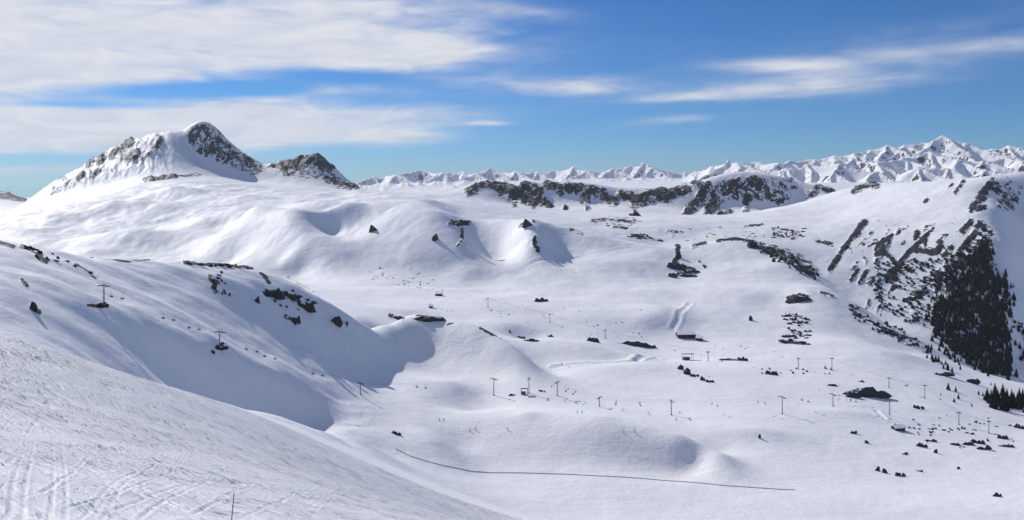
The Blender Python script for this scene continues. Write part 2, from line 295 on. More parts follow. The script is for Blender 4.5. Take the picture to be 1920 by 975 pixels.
# near slope: chopped up piste snow
pist = near * sstep(5, 14, YY)
ZZ += pist * (fbm(XX / 7, YY / 9, 21, 3) * 0.22 + fbm(XX / 1.6 + YY / 3.1, YY / 2.6, 25, 2) * 0.055 * (1 - sstep(60, 160, YY)))
# far ranges: each summit a crooked pyramid of rock and snow (column, row, metres ahead)
PEAKS = [(700, 330, 9000), (722, 329, 9200), (745, 325, 8800), (785, 317, 9000), (808, 322, 9300), (832, 322, 8900), (866, 320, 9000), (890, 324, 8700), (918, 315, 9000), (945, 322, 9300), (968, 319, 8900), (1008, 321, 9000), (1040, 318, 9200), (1075, 311, 9000), (1098, 319, 8800), (1122, 321, 9200), (1150, 314, 9000), (1183, 309, 9100), (1210, 304, 9000), (1228, 313, 8800), (1246, 320, 9000), (1285, 322, 9200),
 (690, 340, 7200), (760, 338, 7000), (820, 337, 7300), (880, 335, 7100), (940, 333, 7000), (1000, 335, 7200), (1060, 331, 7000), (1130, 332, 7100), (1180, 327, 7200), (1250, 331, 7000), (720, 348, 6000), (800, 347, 6100), (860, 345, 6000), (1100, 342, 6000), (1200, 338, 6000),
 (1300, 322, 5600), (1332, 312, 5500), (1368, 300, 5400), (1385, 304, 5300), (1422, 303, 5400), (1452, 306, 5200), (1482, 301, 5400), (1528, 297, 5500), (1562, 291, 5500), (1600, 287, 5500), (1630, 280, 5600), (1664, 272, 5600), (1700, 270, 5600), (1735, 267, 5700), (1763, 254, 5700), (1798, 267, 5700), (1830, 275, 5700), (1862, 280, 5700), (1896, 271, 5700), (1930, 276, 5700), (1980, 270, 5700), (2050, 268, 5700), (2150, 272, 5700),
 (1410, 314, 4700), (1470, 314, 4600), (1520, 307, 4700), (1572, 306, 4600), (1603, 297, 4800), (1645, 303, 4600), (1690, 296, 4800), (1748, 284, 4900), (1790, 298, 4700), (1838, 300, 4700), (1885, 294, 4800), (1915, 300, 4600), (1960, 296, 4700), (1715, 312, 4400), (1775, 314, 4400), (1850, 316, 4400), (1640, 320, 4350), (1560, 322, 4350),
 (-60, 352, 4600), (15, 358, 4500), (-150, 345, 4700), (40, 374, 5000)]
fr = YY > 4050; fx, fy = XX[fr], YY[fr]; wp1 = fbm(fx / 240, fy / 240, 71, 3) * 38; wp2 = fbm(fx / 240 + 40, fy / 240, 73, 3) * 38; fx = fx + wp1; fy = fy + wp2
top = np.full(fx.shape, -1e9); rp = random.Random(5); P3 = [(qd * (qx - CX) / F, qd, CAMZ - qd * (qy - HY) / F) for qx, qy, qd in PEAKS]
def roof(a, b, k, sag=0.0):          # a ridge from a to b with plane flanks
    global top
    lo, hi = min(a[0], b[0]) - 700, max(a[0], b[0]) + 700; m = (fx > lo) & (fx < hi) & (fy > min(a[1], b[1]) - 900) & (fy < max(a[1], b[1]) + 900)
    ex, ey = b[0] - a[0], b[1] - a[1]; l2 = ex * ex + ey * ey + 1e-6; f = np.clip(((fx[m] - a[0]) * ex + (fy[m] - a[1]) * ey) / l2, 0, 1)
    top[m] = np.maximum(top[m], a[2] + (b[2] - a[2]) * f - sag * 4 * f * (1 - f) - k * np.hypot(fx[m] - a[0] - ex * f, fy[m] - a[1] - ey * f))
for i, a in enumerate(P3):
    sc = a[1] / 5500.0
    if i + 1 < len(P3) and abs(PEAKS[i + 1][0] - PEAKS[i][0]) < 75 and abs(P3[i + 1][1] - a[1]) < 500: roof(a, P3[i + 1], rp.uniform(.6, .8), rp.uniform(6, 16) * sc)
    for sg in (-1, 1):
        l_ = rp.uniform(260, 620) * sc; an = sg * rp.uniform(.15, .75); b = (a[0] + math.sin(an) * l_, a[1] - math.cos(an) * l_, a[2] - l_ * rp.uniform(.26, .40)); roof(a, b, rp.uniform(.6, .85))
ruf = (ridged(fx / 120, fy / 150, 62, 4, .5) - 1.0) * 8
ZZ[fr] = np.where(top > ZZ[fr] - 30, np.maximum(ZZ[fr], top) + ruf * sstep(4050, 4300, YY[fr]), ZZ[fr])
# the shaded left wall is wind-rolled
wl = sstep(300, 340, YY) * (1 - sstep(690, 760, YY)) * (1 - sstep(640, 760, PXX))
ZZ += wl * (fbm((XX + YY * .5) / 58, (YY - XX * .5) / 42, 33, 3) * 3.2 + fbm(XX / 17, YY / 22, 35, 2) * .5)
TT = (CAMZ - ZZ) / YY

# ------------------------------------------------------------------ looking points up on the ground
def col_of(px): return int(np.clip(np.searchsorted(U, (px - CX) / F), 1, NC - 1))
def hit(px, py, ymin=150.0):
    """ground point that shows at this column and row, no nearer than ymin"""
    u = (px - CX) / F; j = col_of(px); f = (u - U[j - 1]) / (U[j] - U[j - 1])
    t = TT[:, j - 1] * (1 - f) + TT[:, j] * f
    i0 = int(np.searchsorted(V, math.log(ymin))); tr = (py - HY) / F
    k = np.nonzero(t[i0:] <= tr)[0]
    if len(k) == 0: i = i0 + int(np.argmin(t[i0:])); return Vector((u * math.exp(V[i]), math.exp(V[i]), CAMZ - t[i] * math.exp(V[i])))
    i = max(i0 + int(k[0]), 1)
    a = t[i - 1] - t[i]; g = 0.0 if a <= 1e-9 else min(max((t[i - 1] - tr) / a, 0), 1)
    y = math.exp(V[i - 1] + (V[i] - V[i - 1]) * g); return Vector((u * y, y, CAMZ - (t[i - 1] + (t[i] - t[i - 1]) * g) * y))
def ground_z(x, y):
    u = x / y; j = int(np.clip(np.searchsorted(U, u), 1, NC - 1)); i = int(np.clip(np.searchsorted(V, math.log(y)), 1, NR - 1))
    f = (u - U[j - 1]) / (U[j] - U[j - 1]); g = (math.log(y) - V[i - 1]) / (V[i] - V[i - 1])
    z = (ZZ[i - 1, j - 1] * (1 - f) + ZZ[i - 1, j] * f) * (1 - g) + (ZZ[i, j - 1] * (1 - f) + ZZ[i, j] * f) * g
    return float(z)

# ------------------------------------------------------------------ bare rock: strokes of (column, row) with a half width, kept to the slope they lie on
ROCK = np.zeros((NR, NC))
def stroke(pts, r, peak=1.0, gate=0.09):
    global ROCK
    d_hit = [hit(p[0], p[1], 280).y for p in pts]
    if min(d_hit) > 2000: r = r * 1.3
    elif min(d_hit) > 1200 and pts[0][0] > 1540: r = r * 1.25
    xs = [p[0] for p in pts]; j0 = max(col_of(min(xs) - r - 6) - 2, 0); j1 = min(col_of(max(xs) + r + 6) + 2, NC)
    i0 = int(np.searchsorted(V, math.log(min(d_hit)) - gate)); i1 = int(np.searchsorted(V, math.log(max(d_hit)) + gate))
    if i1 <= i0: return
    px = PXX[i0:i1, j0:j1]; py = HY + F * TT[i0:i1, j0:j1]; best = np.full(px.shape, 1e9)
    segs = list(zip(pts[:-1], pts[1:])) if len(pts) > 1 else [(pts[0], pts[0])]
    for a, b in segs:
        ax, ay = a[0], a[1]; bx, by = b[0] - ax, b[1] - ay; l2 = bx * bx + by * by
        f = np.clip(((px - ax) * bx + (py - ay) * by) / l2, 0, 1) if l2 > 0 else 0
        rr = r * ((a[2] if len(a) > 2 else 1) * (1 - f) + (b[2] if len(b) > 2 else 1) * f)
        best = np.minimum(best, np.hypot(px - ax - bx * f, py - ay - by * f) / rr)
    ROCK[i0:i1, j0:j1] = np.maximum(ROCK[i0:i1, j0:j1], peak * np.clip(1.22 - best * .95, 0, 0.92))
STROKES = [
 # big peak: dark right face, ribs of the left flank, small serrated summit
 ([(395, 256), (412, 274), (440, 294), (478, 310)], 19, .7), ([(384, 270), (404, 290), (430, 302)], 12, .62),
 ([(172, 300), (166, 308)], 6, .9), ([(195, 290), (186, 303)], 7, .9), ([(245, 265), (222, 280), (210, 292)], 8, .95), ([(258, 285), (240, 297)], 8, .9),
 ([(300, 262), (290, 280)], 7, .8), ([(155, 325), (145, 335)], 5, .8), ([(185, 318), (175, 330)], 5, .7), ([(280, 285), (268, 302)], 5, .7), ([(130, 338), (100, 362)], 5, .5),
 ([(505, 305), (520, 312)], 8, .9), ([(530, 312), (560, 302), (592, 298), (620, 312)], 11, 1.0), ([(540, 322), (590, 320), (640, 345)], 12, .6), ([(640, 345), (665, 352)], 8, .85), ([(535, 325)], 8, .8),
 ([(270, 338), (305, 334), (330, 331)], 3.2, 1.0), ([(335, 330), (375, 328)], 2.5, .7),
 # cliff band
 ([(878, 360), (895, 350), (915, 345)], 9, .8), ([(925, 345), (945, 352)], 8, .75), ([(945, 355), (965, 365), (985, 372)], 15, 1.0), ([(985, 348), (1010, 362)], 14, .95), ([(980, 378), (1010, 378), (1030, 386)], 7, 1.0), ([(965, 385)], 6, .9), ([(1000, 388), (1000, 385)], 6, .9),
 ([(1025, 348), (1045, 352)], 9, 1.0), ([(1055, 362)], 8, .9), ([(1065, 355), (1085, 352)], 11, 1.0), ([(1100, 370), (1110, 358)], 12, 1.0), ([(1130, 360), (1140, 375), (1150, 378)], 9, .9), ([(1165, 365), (1185, 370)], 9, .95), ([(1190, 378), (1215, 370), (1240, 362)], 12, 1.0), ([(1250, 368), (1285, 355)], 11, .95), ([(1290, 398), (1310, 375), (1325, 350)], 10, 1.0), ([(1330, 395), (1340, 370)], 12, 1.0), ([(1300, 345), (1320, 348)], 8, .8),
 ([(1370, 345), (1368, 360)], 8, 1.0), ([(1385, 338), (1375, 350)], 6, .8), ([(1410, 340), (1425, 345)], 12, 1.0), ([(1402, 370), (1400, 378)], 8, 1.0), ([(1398, 393)], 6, 1.0), ([(1440, 355), (1430, 368)], 6, .7), ([(1460, 378), (1475, 370)], 6, .9), ([(1488, 352)], 5, .8), ([(1520, 365), (1535, 350), (1560, 358)], 8, .72), ([(1450, 340), (1480, 345)], 9, .55), ([(1190, 401)], 4.5, 1.0), ([(1060, 390)], 4.5, 1.0), ([(1103, 391)], 3.5, 1.0),
 ([(1345, 402), (1370, 397)], 3, .9), ([(1600, 360), (1622, 350), (1645, 348)], 5, 1.0), ([(1605, 350), (1640, 347)], 4, .9),
 # thin stony bands on the plateau
 ([(1110, 413), (1150, 412), (1190, 414)], 5, .62), ([(1150, 425), (1175, 428)], 3, .9), ([(1185, 442), (1235, 449)], 2.6, .95), ([(1395, 425), (1430, 421)], 2.6, .9), ([(1455, 432), (1500, 440)], 9, .52), ([(1250, 433), (1280, 436)], 3, .8), ([(1530, 450), (1560, 460)], 7, .5),
 # shoulder
 ([(842, 420), (862, 416), (880, 418)], 5, .95), ([(866, 430), (868, 448), (858, 462)], 4, .85), ([(975, 424), (985, 418)], 5, .9), ([(1000, 415)], 5, .8), ([(1002, 445), (1000, 458), (1008, 468)], 4.5, 1.0), ([(1070, 432), (1090, 440)], 7, .5),
 # right mountain: slanting ribs
 ([(1621, 417, 1.3), (1605, 436, 1), (1580, 468, .9), (1556, 507, .9)], 5.5, 1.1),
 ([(1672, 440, .4), (1660, 460, 1.2), (1650, 480, .8)], 8, 1.0), ([(1665, 475, 1), (1678, 492, .8)], 6, .95), ([(1695, 455)], 6, 1.0), ([(1716, 448), (1720, 436)], 5, 1.0),
 ([(1750, 428, .5), (1715, 462, .8), (1690, 490, 1), (1668, 520, 1.6)], 6, 1.1), ([(1720, 470), (1755, 472), (1762, 464)], 6.5, 1.0), ([(1770, 480), (1785, 462)], 6, 1.0), ([(1800, 470), (1825, 440), (1838, 418)], 6, 1.05), ([(1805, 435), (1820, 415)], 6, 1.0), ([(1838, 420), (1845, 428)], 7, 1.0), ([(1822, 392, 1), (1840, 370, 1.3), (1860, 340, .9)], 7, 1.1), ([(1825, 392), (1845, 388)], 5, 1.0), ([(1790, 362), (1806, 340)], 3.6, 1.0), ([(1778, 352), (1786, 346)], 3, 1.0), ([(1734, 378), (1740, 374)], 3.5, 1.0),
 ([(1595, 525), (1608, 507)], 4, 1.0), ([(1612, 530), (1625, 508)], 4, 1.0), ([(1630, 530), (1635, 525)], 8, .8), ([(1870, 350), (1900, 358), (1890, 375)], 20, .62), ([(1875, 382)], 8, .8),
 ([(1800, 500), (1830, 470), (1850, 450)], 14, .72), ([(1760, 520), (1790, 495)], 6, .7), ([(1770, 520), (1720, 540), (1690, 500)], 22, .40),
 # spur, flat-topped knoll and its rocks
 ([(1270, 460), (1272, 480), (1262, 496)], 6, 1.05), ([(1262, 497), (1285, 504), (1300, 508)], 6.5, 1.1), ([(1256, 515), (1285, 515)], 3.4, 1.0), ([(1300, 462), (1322, 456)], 4.5, 1.0), ([(1345, 452), (1380, 448), (1410, 452)], 3.5, 1.0), ([(1310, 490), (1322, 500)], 4, .7),
 ([(1408, 460), (1440, 468), (1480, 486), (1520, 512)], 12, .78), ([(1440, 462), (1500, 480), (1530, 505)], 8, .62),
 ([(1480, 562), (1500, 556), (1512, 560)], 8, 1.05), ([(1520, 548), (1545, 553)], 4, .5), ([(1478, 592), (1505, 600)], 9, .62), ([(1470, 617), (1500, 625)], 6, .62), ([(1462, 640), (1508, 643)], 4, .85),
 ([(1540, 548), (1560, 556)], 5, .8), ([(1600, 580), (1650, 610), (1700, 636)], 12, .62), ([(1640, 612), (1740, 655)], 8, .55),
 # dark ground under the forest
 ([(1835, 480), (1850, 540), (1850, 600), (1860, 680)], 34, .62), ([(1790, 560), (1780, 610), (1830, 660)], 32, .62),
 # left wall and its crest
 ([(0, 455), (25, 462)], 5, .85), ([(40, 462), (62, 470), (85, 492)], 6, .85), ([(140, 495), (180, 520)], 4, .8), ([(345, 494), (400, 496), (470, 503)], 3.4, .95), ([(395, 520), (405, 545)], 9, .62), ([(415, 510)], 4, .8), ([(490, 512), (505, 530)], 5, .62),
 ([(500, 548), (530, 555), (560, 560)], 9, .82), ([(482, 562)], 6, .8), ([(565, 575), (590, 570)], 8, .78), ([(535, 592), (555, 610)], 6, .9), ([(620, 602), (650, 608)], 9, .72), ([(60, 575), (72, 585)], 7, .85), ([(165, 572), (200, 575)], 4, .7), ([(405, 655), (418, 645)], 4.5, .9), ([(398, 659)], 3, .9), ([(540, 520), (600, 555)], 4, .5), ([(40, 525), (50, 535)], 5, .8), ([(170, 483), (240, 490), (280, 487)], 2.5, .7),
 ([(782, 594), (830, 598)], 4.5, 1.0), ([(730, 590), (755, 598)], 5, .7), ([(830, 604), (880, 610)], 5, .5), ([(900, 615), (940, 636)], 4, .55),
]
for s in STROKES: stroke(*s)
# slanting beds of rock showing through the snow of the right-hand face
ha, hb = hit(1556, 507, 900), hit(1621, 417, 900); fd = Vector((hb.x - ha.x, hb.y - ha.y, 0)); fl_ = math.hypot(fd.x, fd.y); fdx, fdy = fd.x / fl_, fd.y / fl_
ac = XX * fdy - YY * fdx; al = XX * fdx + YY * fdy; pyy = HY + F * TT
face = (YY > 1220) * (YY < 1900) * sstep(1560, 1640, PXX) * (1 - sstep(1850, 1885, PXX)) * sstep(395, 450, pyy) * (1 - sstep(560, 640, pyy))
bed = ridged(ac / 34 + fbm(XX / 90, YY / 90, 5, 2) * .8, al / 190, 45, 3, .55) - 1.0 + fbm(ac / 12, al / 45, 47, 3) * .55
ROCK = np.maximum(ROCK, face * np.clip(sstep(.22, .7, bed) * .9, 0, .85))
# crags stand out of the snow
rs = sstep(.35, .85, ROCK)
rel = (ridged(XX / 26 + ZZ / 31, YY / 34, 81, 4, .55) - 0.8) * 3.4 + (ridged(XX / 70, YY / 80 + ZZ / 60, 91, 3) - .8) * 5
ZZ += rs * rel * np.where(YY > 2050, 1.4, np.clip(YY / 3400, 0.1, .45)) * (YY < 4000)
# cut paths: a shelf with a bank above and below
def cut(pts, w, h, ymin=300):
    c = [hit(p[0], p[1], ymin) for p in pts]
    for a, b in zip(c[:-1], c[1:]):
        lo = min(a.y, b.y) * .97; hi = max(a.y, b.y) * 1.03
        i0 = int(np.searchsorted(V, math.log(lo))); i1 = int(np.searchsorted(V, math.log(hi)))
        x = XX[i0:i1]; y = YY[i0:i1]; dx_, dy_ = b.x - a.x, b.y - a.y; l2 = dx_ * dx_ + dy_ * dy_
        f = ((x - a.x) * dx_ + (y - a.y) * dy_) / l2; inn = (f >= 0) & (f < 1); s = ((x - a.x) * dy_ - (y - a.y) * dx_) / math.sqrt(l2)   # signed distance, + toward the viewer side
        prof = h * (np.exp(-((s - w) / (w * .55)) ** 2) * .8 - np.exp(-(s / (w * .7)) ** 2) * .7 + np.exp(-((s + w * 1.3) / (w * .6)) ** 2))
        ZZ[i0:i1] += np.where(inn, prof, 0)
cut([(1034, 690), (1060, 686), (1110, 682), (1195, 677), (1235, 672)], 4.6, 1.25)
cut([(1262, 618), (1272, 600), (1276, 585), (1295, 568)], 4.0, .7)
cut([(1600, 762), (1640, 768), (1655, 784), (1690, 800)], 3.0, .5)
cut([(985, 500), (1040, 488), (1100, 479), (1200, 464)], 4.0, .6)
# two pairs of ski tracks down the near slope
def track(pts, w=0.09, h=0.018):
    c = [hit(p[0], p[1], 20) for p in pts]
    for a, b in zip(c[:-1], c[1:]):
        i0 = int(np.searchsorted(V, math.log(min(a.y, b.y)))); i1 = int(np.searchsorted(V, math.log(max(a.y, b.y))))
        x = XX[i0:i1]; y = YY[i0:i1]; f = (y - a.y) / (b.y - a.y + 1e-9); s = x - (a.x + (b.x - a.x) * f)
        ZZ[i0:i1] += -h * np.exp(-(s / w) ** 2) + h * .8 * np.exp(-((np.abs(s) - 2.0 * w) / (w * .8)) ** 2)
for o in (0, 20):
    track([(10 + o * 1.5, 974), (22 + o * 1.2, 920), (38 + o, 860), (50 + o * .8, 815)])
    track([(92 + o * 1.5, 974), (100 + o * 1.2, 920), (100 + o, 870), (98 + o * .8, 820)])
    track([(150 + o * 2, 974), (215 + o, 905), (290 + o, 850), (380 + o, 790)], .09, .02)
rt = random.Random(12)
for _ in range(90):
    x0 = rt.uniform(-60, 860); y0 = rt.uniform(720 + x0 * .22, 975); ln_ = rt.uniform(25, 110); sl_ = rt.choice((-1, 1, 1, 1)) * rt.uniform(.9, 4.0); cv_ = rt.uniform(-12, 12)
    q = [(x0 + sl_ * ln_ * f * .9 + cv_ * math.sin(f * 3.1), y0 - ln_ * f) for f in (0, .25, .5, .75, 1)]
    if all(v[1] > 655 + v[0] * .27 for v in q):
        hh = rt.uniform(.012, .035); track(q, .10, hh)
        if rt.random() < .6: track([(a + 7, b) for a, b in q], .10, hh)
TT = (CAMZ - ZZ) / YY
print('relief', round(time.time() - T0, 1))

# ------------------------------------------------------------------ materials
def mat(name):
    m = bpy.data.materials.new(name); m.use_nodes = True; t = m.node_tree; b = t.nodes['Principled BSDF']; return m, t, b
def ramp(t, fac, stops):
    r = t.nodes.new('ShaderNodeValToRGB'); t.links.new(fac, r.inputs[0]); e = r.color_ramp.elements
    while len(e) < len(stops): e.new(0.5)
    for k, (p, c) in enumerate(stops): e[k].position = p; e[k].color = (*c, 1)
    return r.outputs[0]
def mixc(t, f, a, b):
    m = t.nodes.new('ShaderNodeMix'); m.data_type = 'RGBA'
    for i, v in ((0, f), (6, a), (7, b)):
        if isinstance(v, tuple): m.inputs[i].default_value = (*v, 1)
        elif isinstance(v, (int, float)): m.inputs[i].default_value = v
        else: t.links.new(v, m.inputs[i])
    return m.outputs[2]
def maprange(t, v, a, b, c=0.0, d=1.0, smooth=True):
    m = t.nodes.new('ShaderNodeMapRange'); m.interpolation_type = 'SMOOTHSTEP' if smooth else 'LINEAR'; t.links.new(v, m.inputs[0])
    for i, x in enumerate((a, b, c, d)): m.inputs[i + 1].default_value = x
    return m.outputs[0]
def mapping(t, vec, scale, rot=(0, 0, 0)):
    m = t.nodes.new('ShaderNodeMapping'); m.inputs['Scale'].default_value = scale; m.inputs['Rotation'].default_value = rot; t.links.new(vec, m.inputs['Vector']); return m.outputs[0]

SNOW = (0.85, 0.85, 0.865)
def terrain_material(name, piste=False, coarse=1.0, rock_col=((0.009, 0.010, 0.013), (0.020, 0.021, 0.024), (0.038, 0.036, 0.037))):
    m, t, b = mat(name); g = t.nodes.new('ShaderNodeNewGeometry').outputs['Position']
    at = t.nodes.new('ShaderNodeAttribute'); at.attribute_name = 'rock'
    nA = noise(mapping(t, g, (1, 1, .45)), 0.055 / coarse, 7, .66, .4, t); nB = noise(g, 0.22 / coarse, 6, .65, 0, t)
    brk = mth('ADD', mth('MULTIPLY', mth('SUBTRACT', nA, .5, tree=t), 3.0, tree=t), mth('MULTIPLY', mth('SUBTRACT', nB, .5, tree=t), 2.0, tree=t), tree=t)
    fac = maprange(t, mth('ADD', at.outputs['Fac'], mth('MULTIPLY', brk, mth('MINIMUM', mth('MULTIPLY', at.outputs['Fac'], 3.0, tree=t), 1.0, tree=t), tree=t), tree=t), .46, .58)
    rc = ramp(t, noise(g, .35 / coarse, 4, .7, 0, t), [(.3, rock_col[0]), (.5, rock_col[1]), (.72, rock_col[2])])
    sw = (.70, .705, .735) if piste else SNOW  # skied snow coloured darker, partly standing in for shade on the near slope
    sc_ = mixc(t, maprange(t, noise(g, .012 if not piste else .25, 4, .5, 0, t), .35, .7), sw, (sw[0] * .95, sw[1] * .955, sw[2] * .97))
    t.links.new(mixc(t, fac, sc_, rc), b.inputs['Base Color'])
    b.inputs['Roughness'].default_value = .62; b.inputs['Specular IOR Level'].default_value = .25
    bp = t.nodes.new('ShaderNodeBump'); bp.inputs['Distance'].default_value = 1.0
    if piste:
        # scraped and carved snow: short gouges across the fall line in three directions, broken by noise
        h = None
        for rz, sx, sy, k, lo in ((40, .05, .30, -.60, .55), (48, .12, .75, -.40, .54), (30, .26, 1.5, -.22, .54), (58, .5, 3.0, -.10, .53), (-40, .06, .8, -.16, .58)):
            v = mapping(t, g, (1, 1, 0), (0, 0, math.radians(rz))); v = mapping(t, v, (sx, sy, 1))
            nn = mth('MULTIPLY', maprange(t, noise(v, 1.0, 3, .55, .35, t), lo, lo + .16), k, tree=t); h = nn if h is None else mth('ADD', h, nn, tree=t)
        fine = noise(g, 5.0, 5, .7, 0, t); h = mth('ADD', h, mth('MULTIPLY', fine, .07, tree=t), tree=t)
        pa = t.nodes.new('ShaderNodeAttribute'); pa.attribute_name = 'piste'
        h = mth('MULTIPLY', mth('MULTIPLY', h, pa.outputs['Fac'], tree=t), mth('ADD', maprange(t, noise(g, .06, 3, .5, 0, t), .35, .65), .35, tree=t), tree=t)
        bp.inputs['Strength'].default_value = 1.0
    else:
        h = mth('ADD', mth('ADD', mth('MULTIPLY', noise(g, .07 / coarse, 6, .66, 0, t), 1.5 * min(coarse, 3.0), tree=t), mth('MULTIPLY', noise(mapping(t, g, (.35, 1.0, 1.0), (0, 0, .5)), .16 / coarse, 4, .6, .6, t), .8 * min(coarse, 2.0), tree=t), tree=t), mth('MULTIPLY', mth('MULTIPLY', nB, fac, tree=t), 5.0 * coarse, tree=t), tree=t)
        bp.inputs['Strength'].default_value = .55 if coarse < 5 else .35
    t.links.new(h, bp.inputs['Height']); t.links.new(bp.outputs[0], b.inputs['Normal'])
    return m
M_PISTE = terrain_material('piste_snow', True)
M_VALLEY = terrain_material('valley_snow'); M_CRAG = terrain_material('mountain_snow_and_rock', False, 1.15)
M_FAR = terrain_material('distant_snow_and_rock', False, 9.0)

# ------------------------------------------------------------------ terrain pieces out of the one grid
dU = np.stack([np.gradient(XX, axis=1), np.gradient(YY, axis=1), np.gradient(ZZ, axis=1)], -1)
dV = np.stack([np.gradient(XX, axis=0), np.gradient(YY, axis=0), np.gradient(ZZ, axis=0)], -1)
NRM = np.cross(dU, dV); NRM /= np.linalg.norm(NRM, axis=2, keepdims=True)
# bare rock on the far ranges where it is steep
steep = 1 - NRM[..., 2]
ROCK = np.where(YY > 4200, np.clip(sstep(.13, .36, steep) * .64, 0, 1), np.maximum(ROCK, sstep(.20, .42, steep) * .62 * (YY > 2100)))
ROCK = np.where((YY > 4050) & (YY < 6500) & (PXX < 90), .8, ROCK)      # shade on the hill at the left edge, painted as dark rock
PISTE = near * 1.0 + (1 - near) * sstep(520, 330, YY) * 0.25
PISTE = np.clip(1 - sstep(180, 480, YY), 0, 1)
qY = YY[:-1, :-1]; qX = PXX[:-1, :-1]; qU = U[None, :-1]
reg = np.full(qY.shape, 1)                               # 1 valley
reg[qY < 258] = 0                                        # 0 near slope
reg[(qY >= 258) & (qY < 700) & (qX < 720) & (HY + F * TT[:-1, :-1] < 0)] = 1
reg[(qY > 290) & (qY < 670) & (qX < 735 + 0 * qX)] = 2   # 2 left ridge
reg[(qY >= 1150) & (qY < 1720) & (qX < 1195)] = 3        # 3 shoulder
reg[(qY >= 1720) & (qY < 4200) & (qX < 800)] = 4         # 4 big peak
reg[(qY >= 1720) & (qY < 4200) & (qX >= 800)] = 5        # 5 cliff band
reg[(qY >= 1190) & (qY < 2150) & (qX >= 1545)] = 6       # 6 right mountain
reg[qY >= 4200] = 7                                      # 7 far ranges
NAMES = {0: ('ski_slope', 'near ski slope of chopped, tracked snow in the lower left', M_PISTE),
         1: ('valley_floor', 'rolling snow-covered valley floor with paths and hummocks', M_VALLEY),
         2: ('snow_ridge', 'shaded snowy ridge with rocky crest above the near slope', M_VALLEY),
         3: ('snow_hill', 'rounded wind-blown snow hill with shaded hollows in mid-distance', M_VALLEY),
         4: ('mountain', 'snowy peak with dark rock face and serrated ridge at left', M_CRAG),
         5: ('plateau_terrain', 'snow plateau edged by a long band of dark cliffs', M_CRAG),
         6: ('mountain', 'bright snow face with slanting dark rock ribs at right', M_CRAG),
         7: ('distant_mountains', 'far chain of snowy peaks along the skyline', M_FAR)}
idx = np.arange(NR * NC).reshape(NR, NC)
quads = np.stack([idx[:-1, :-1], idx[:-1, 1:], idx[1:, 1:], idx[1:, :-1]], -1).reshape(-1, 4)
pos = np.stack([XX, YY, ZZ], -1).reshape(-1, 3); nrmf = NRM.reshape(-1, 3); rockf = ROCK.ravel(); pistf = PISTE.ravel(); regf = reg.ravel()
def tag(o, label=None, cat=None, group=None, kind=None):
    if label: o['label'] = label
    if cat: o['category'] = cat
    if group: o['group'] = group
    if kind: o['kind'] = kind
    return o
def grid_object(name, q, m):
    used, inv = np.unique(q, return_inverse=True); me = bpy.data.meshes.new(name)
    me.vertices.add(len(used)); me.vertices.foreach_set('co', pos[used].astype(np.float32).ravel())
    nq = len(q); me.loops.add(nq * 4); me.loops.foreach_set('vertex_index', inv.astype(np.int32).ravel())
    me.polygons.add(nq); me.polygons.foreach_set('loop_start', np.arange(0, nq * 4, 4, dtype=np.int32)); me.polygons.foreach_set('loop_total', np.full(nq, 4, np.int32))
    me.update(calc_edges=True); me.polygons.foreach_set('use_smooth', np.ones(nq, bool))
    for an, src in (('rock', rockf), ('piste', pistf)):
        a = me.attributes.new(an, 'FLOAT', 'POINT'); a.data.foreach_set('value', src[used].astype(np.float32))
    me.normals_split_custom_set_from_vertices(nrmf[used].astype(np.float32))
    me.materials.append(m); o = bpy.data.objects.new(name, me); COL.objects.link(o); return o
for k, (nm, lb, m) in NAMES.items():
    q = quads[regf == k]
    if len(q): tag(grid_object(nm, q, m), lb, None, None, 'structure')
# the slope goes on under and behind the viewpoint
def near_ground():
    bm = bmesh.new(); xs = np.linspace(-90, 90, 61); ys = np.linspace(-70, 3.2, 26); vs = []
    for y in ys:
        row = []
        for x in xs:
            ye = 3.02; xe = max(min(x, ye * U[-1] * .99), ye * U[0] * .99); z = ground_z(xe, ye)
            z += (xe - x) * 0.30 + (y - ye) * -0.12 if True else 0
            row.append(bm.verts.new((x, y, z - 0.02)))
        vs.append(row)
    for a, b in zip(vs[:-1], vs[1:]):
        for k in range(len(a) - 1): bm.faces.new((a[k], a[k + 1], b[k + 1], b[k]))
    me = bpy.data.meshes.new('near_ground'); bm.to_mesh(me); bm.free()
    for p in me.polygons: p.use_smooth = True
    a = me.attributes.new('piste', 'FLOAT', 'POINT'); a.data.foreach_set('value', np.ones(len(me.vertices), np.float32))
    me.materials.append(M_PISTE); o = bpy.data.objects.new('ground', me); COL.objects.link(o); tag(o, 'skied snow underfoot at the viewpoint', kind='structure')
near_ground()
print('terrain', round(time.time() - T0, 1))

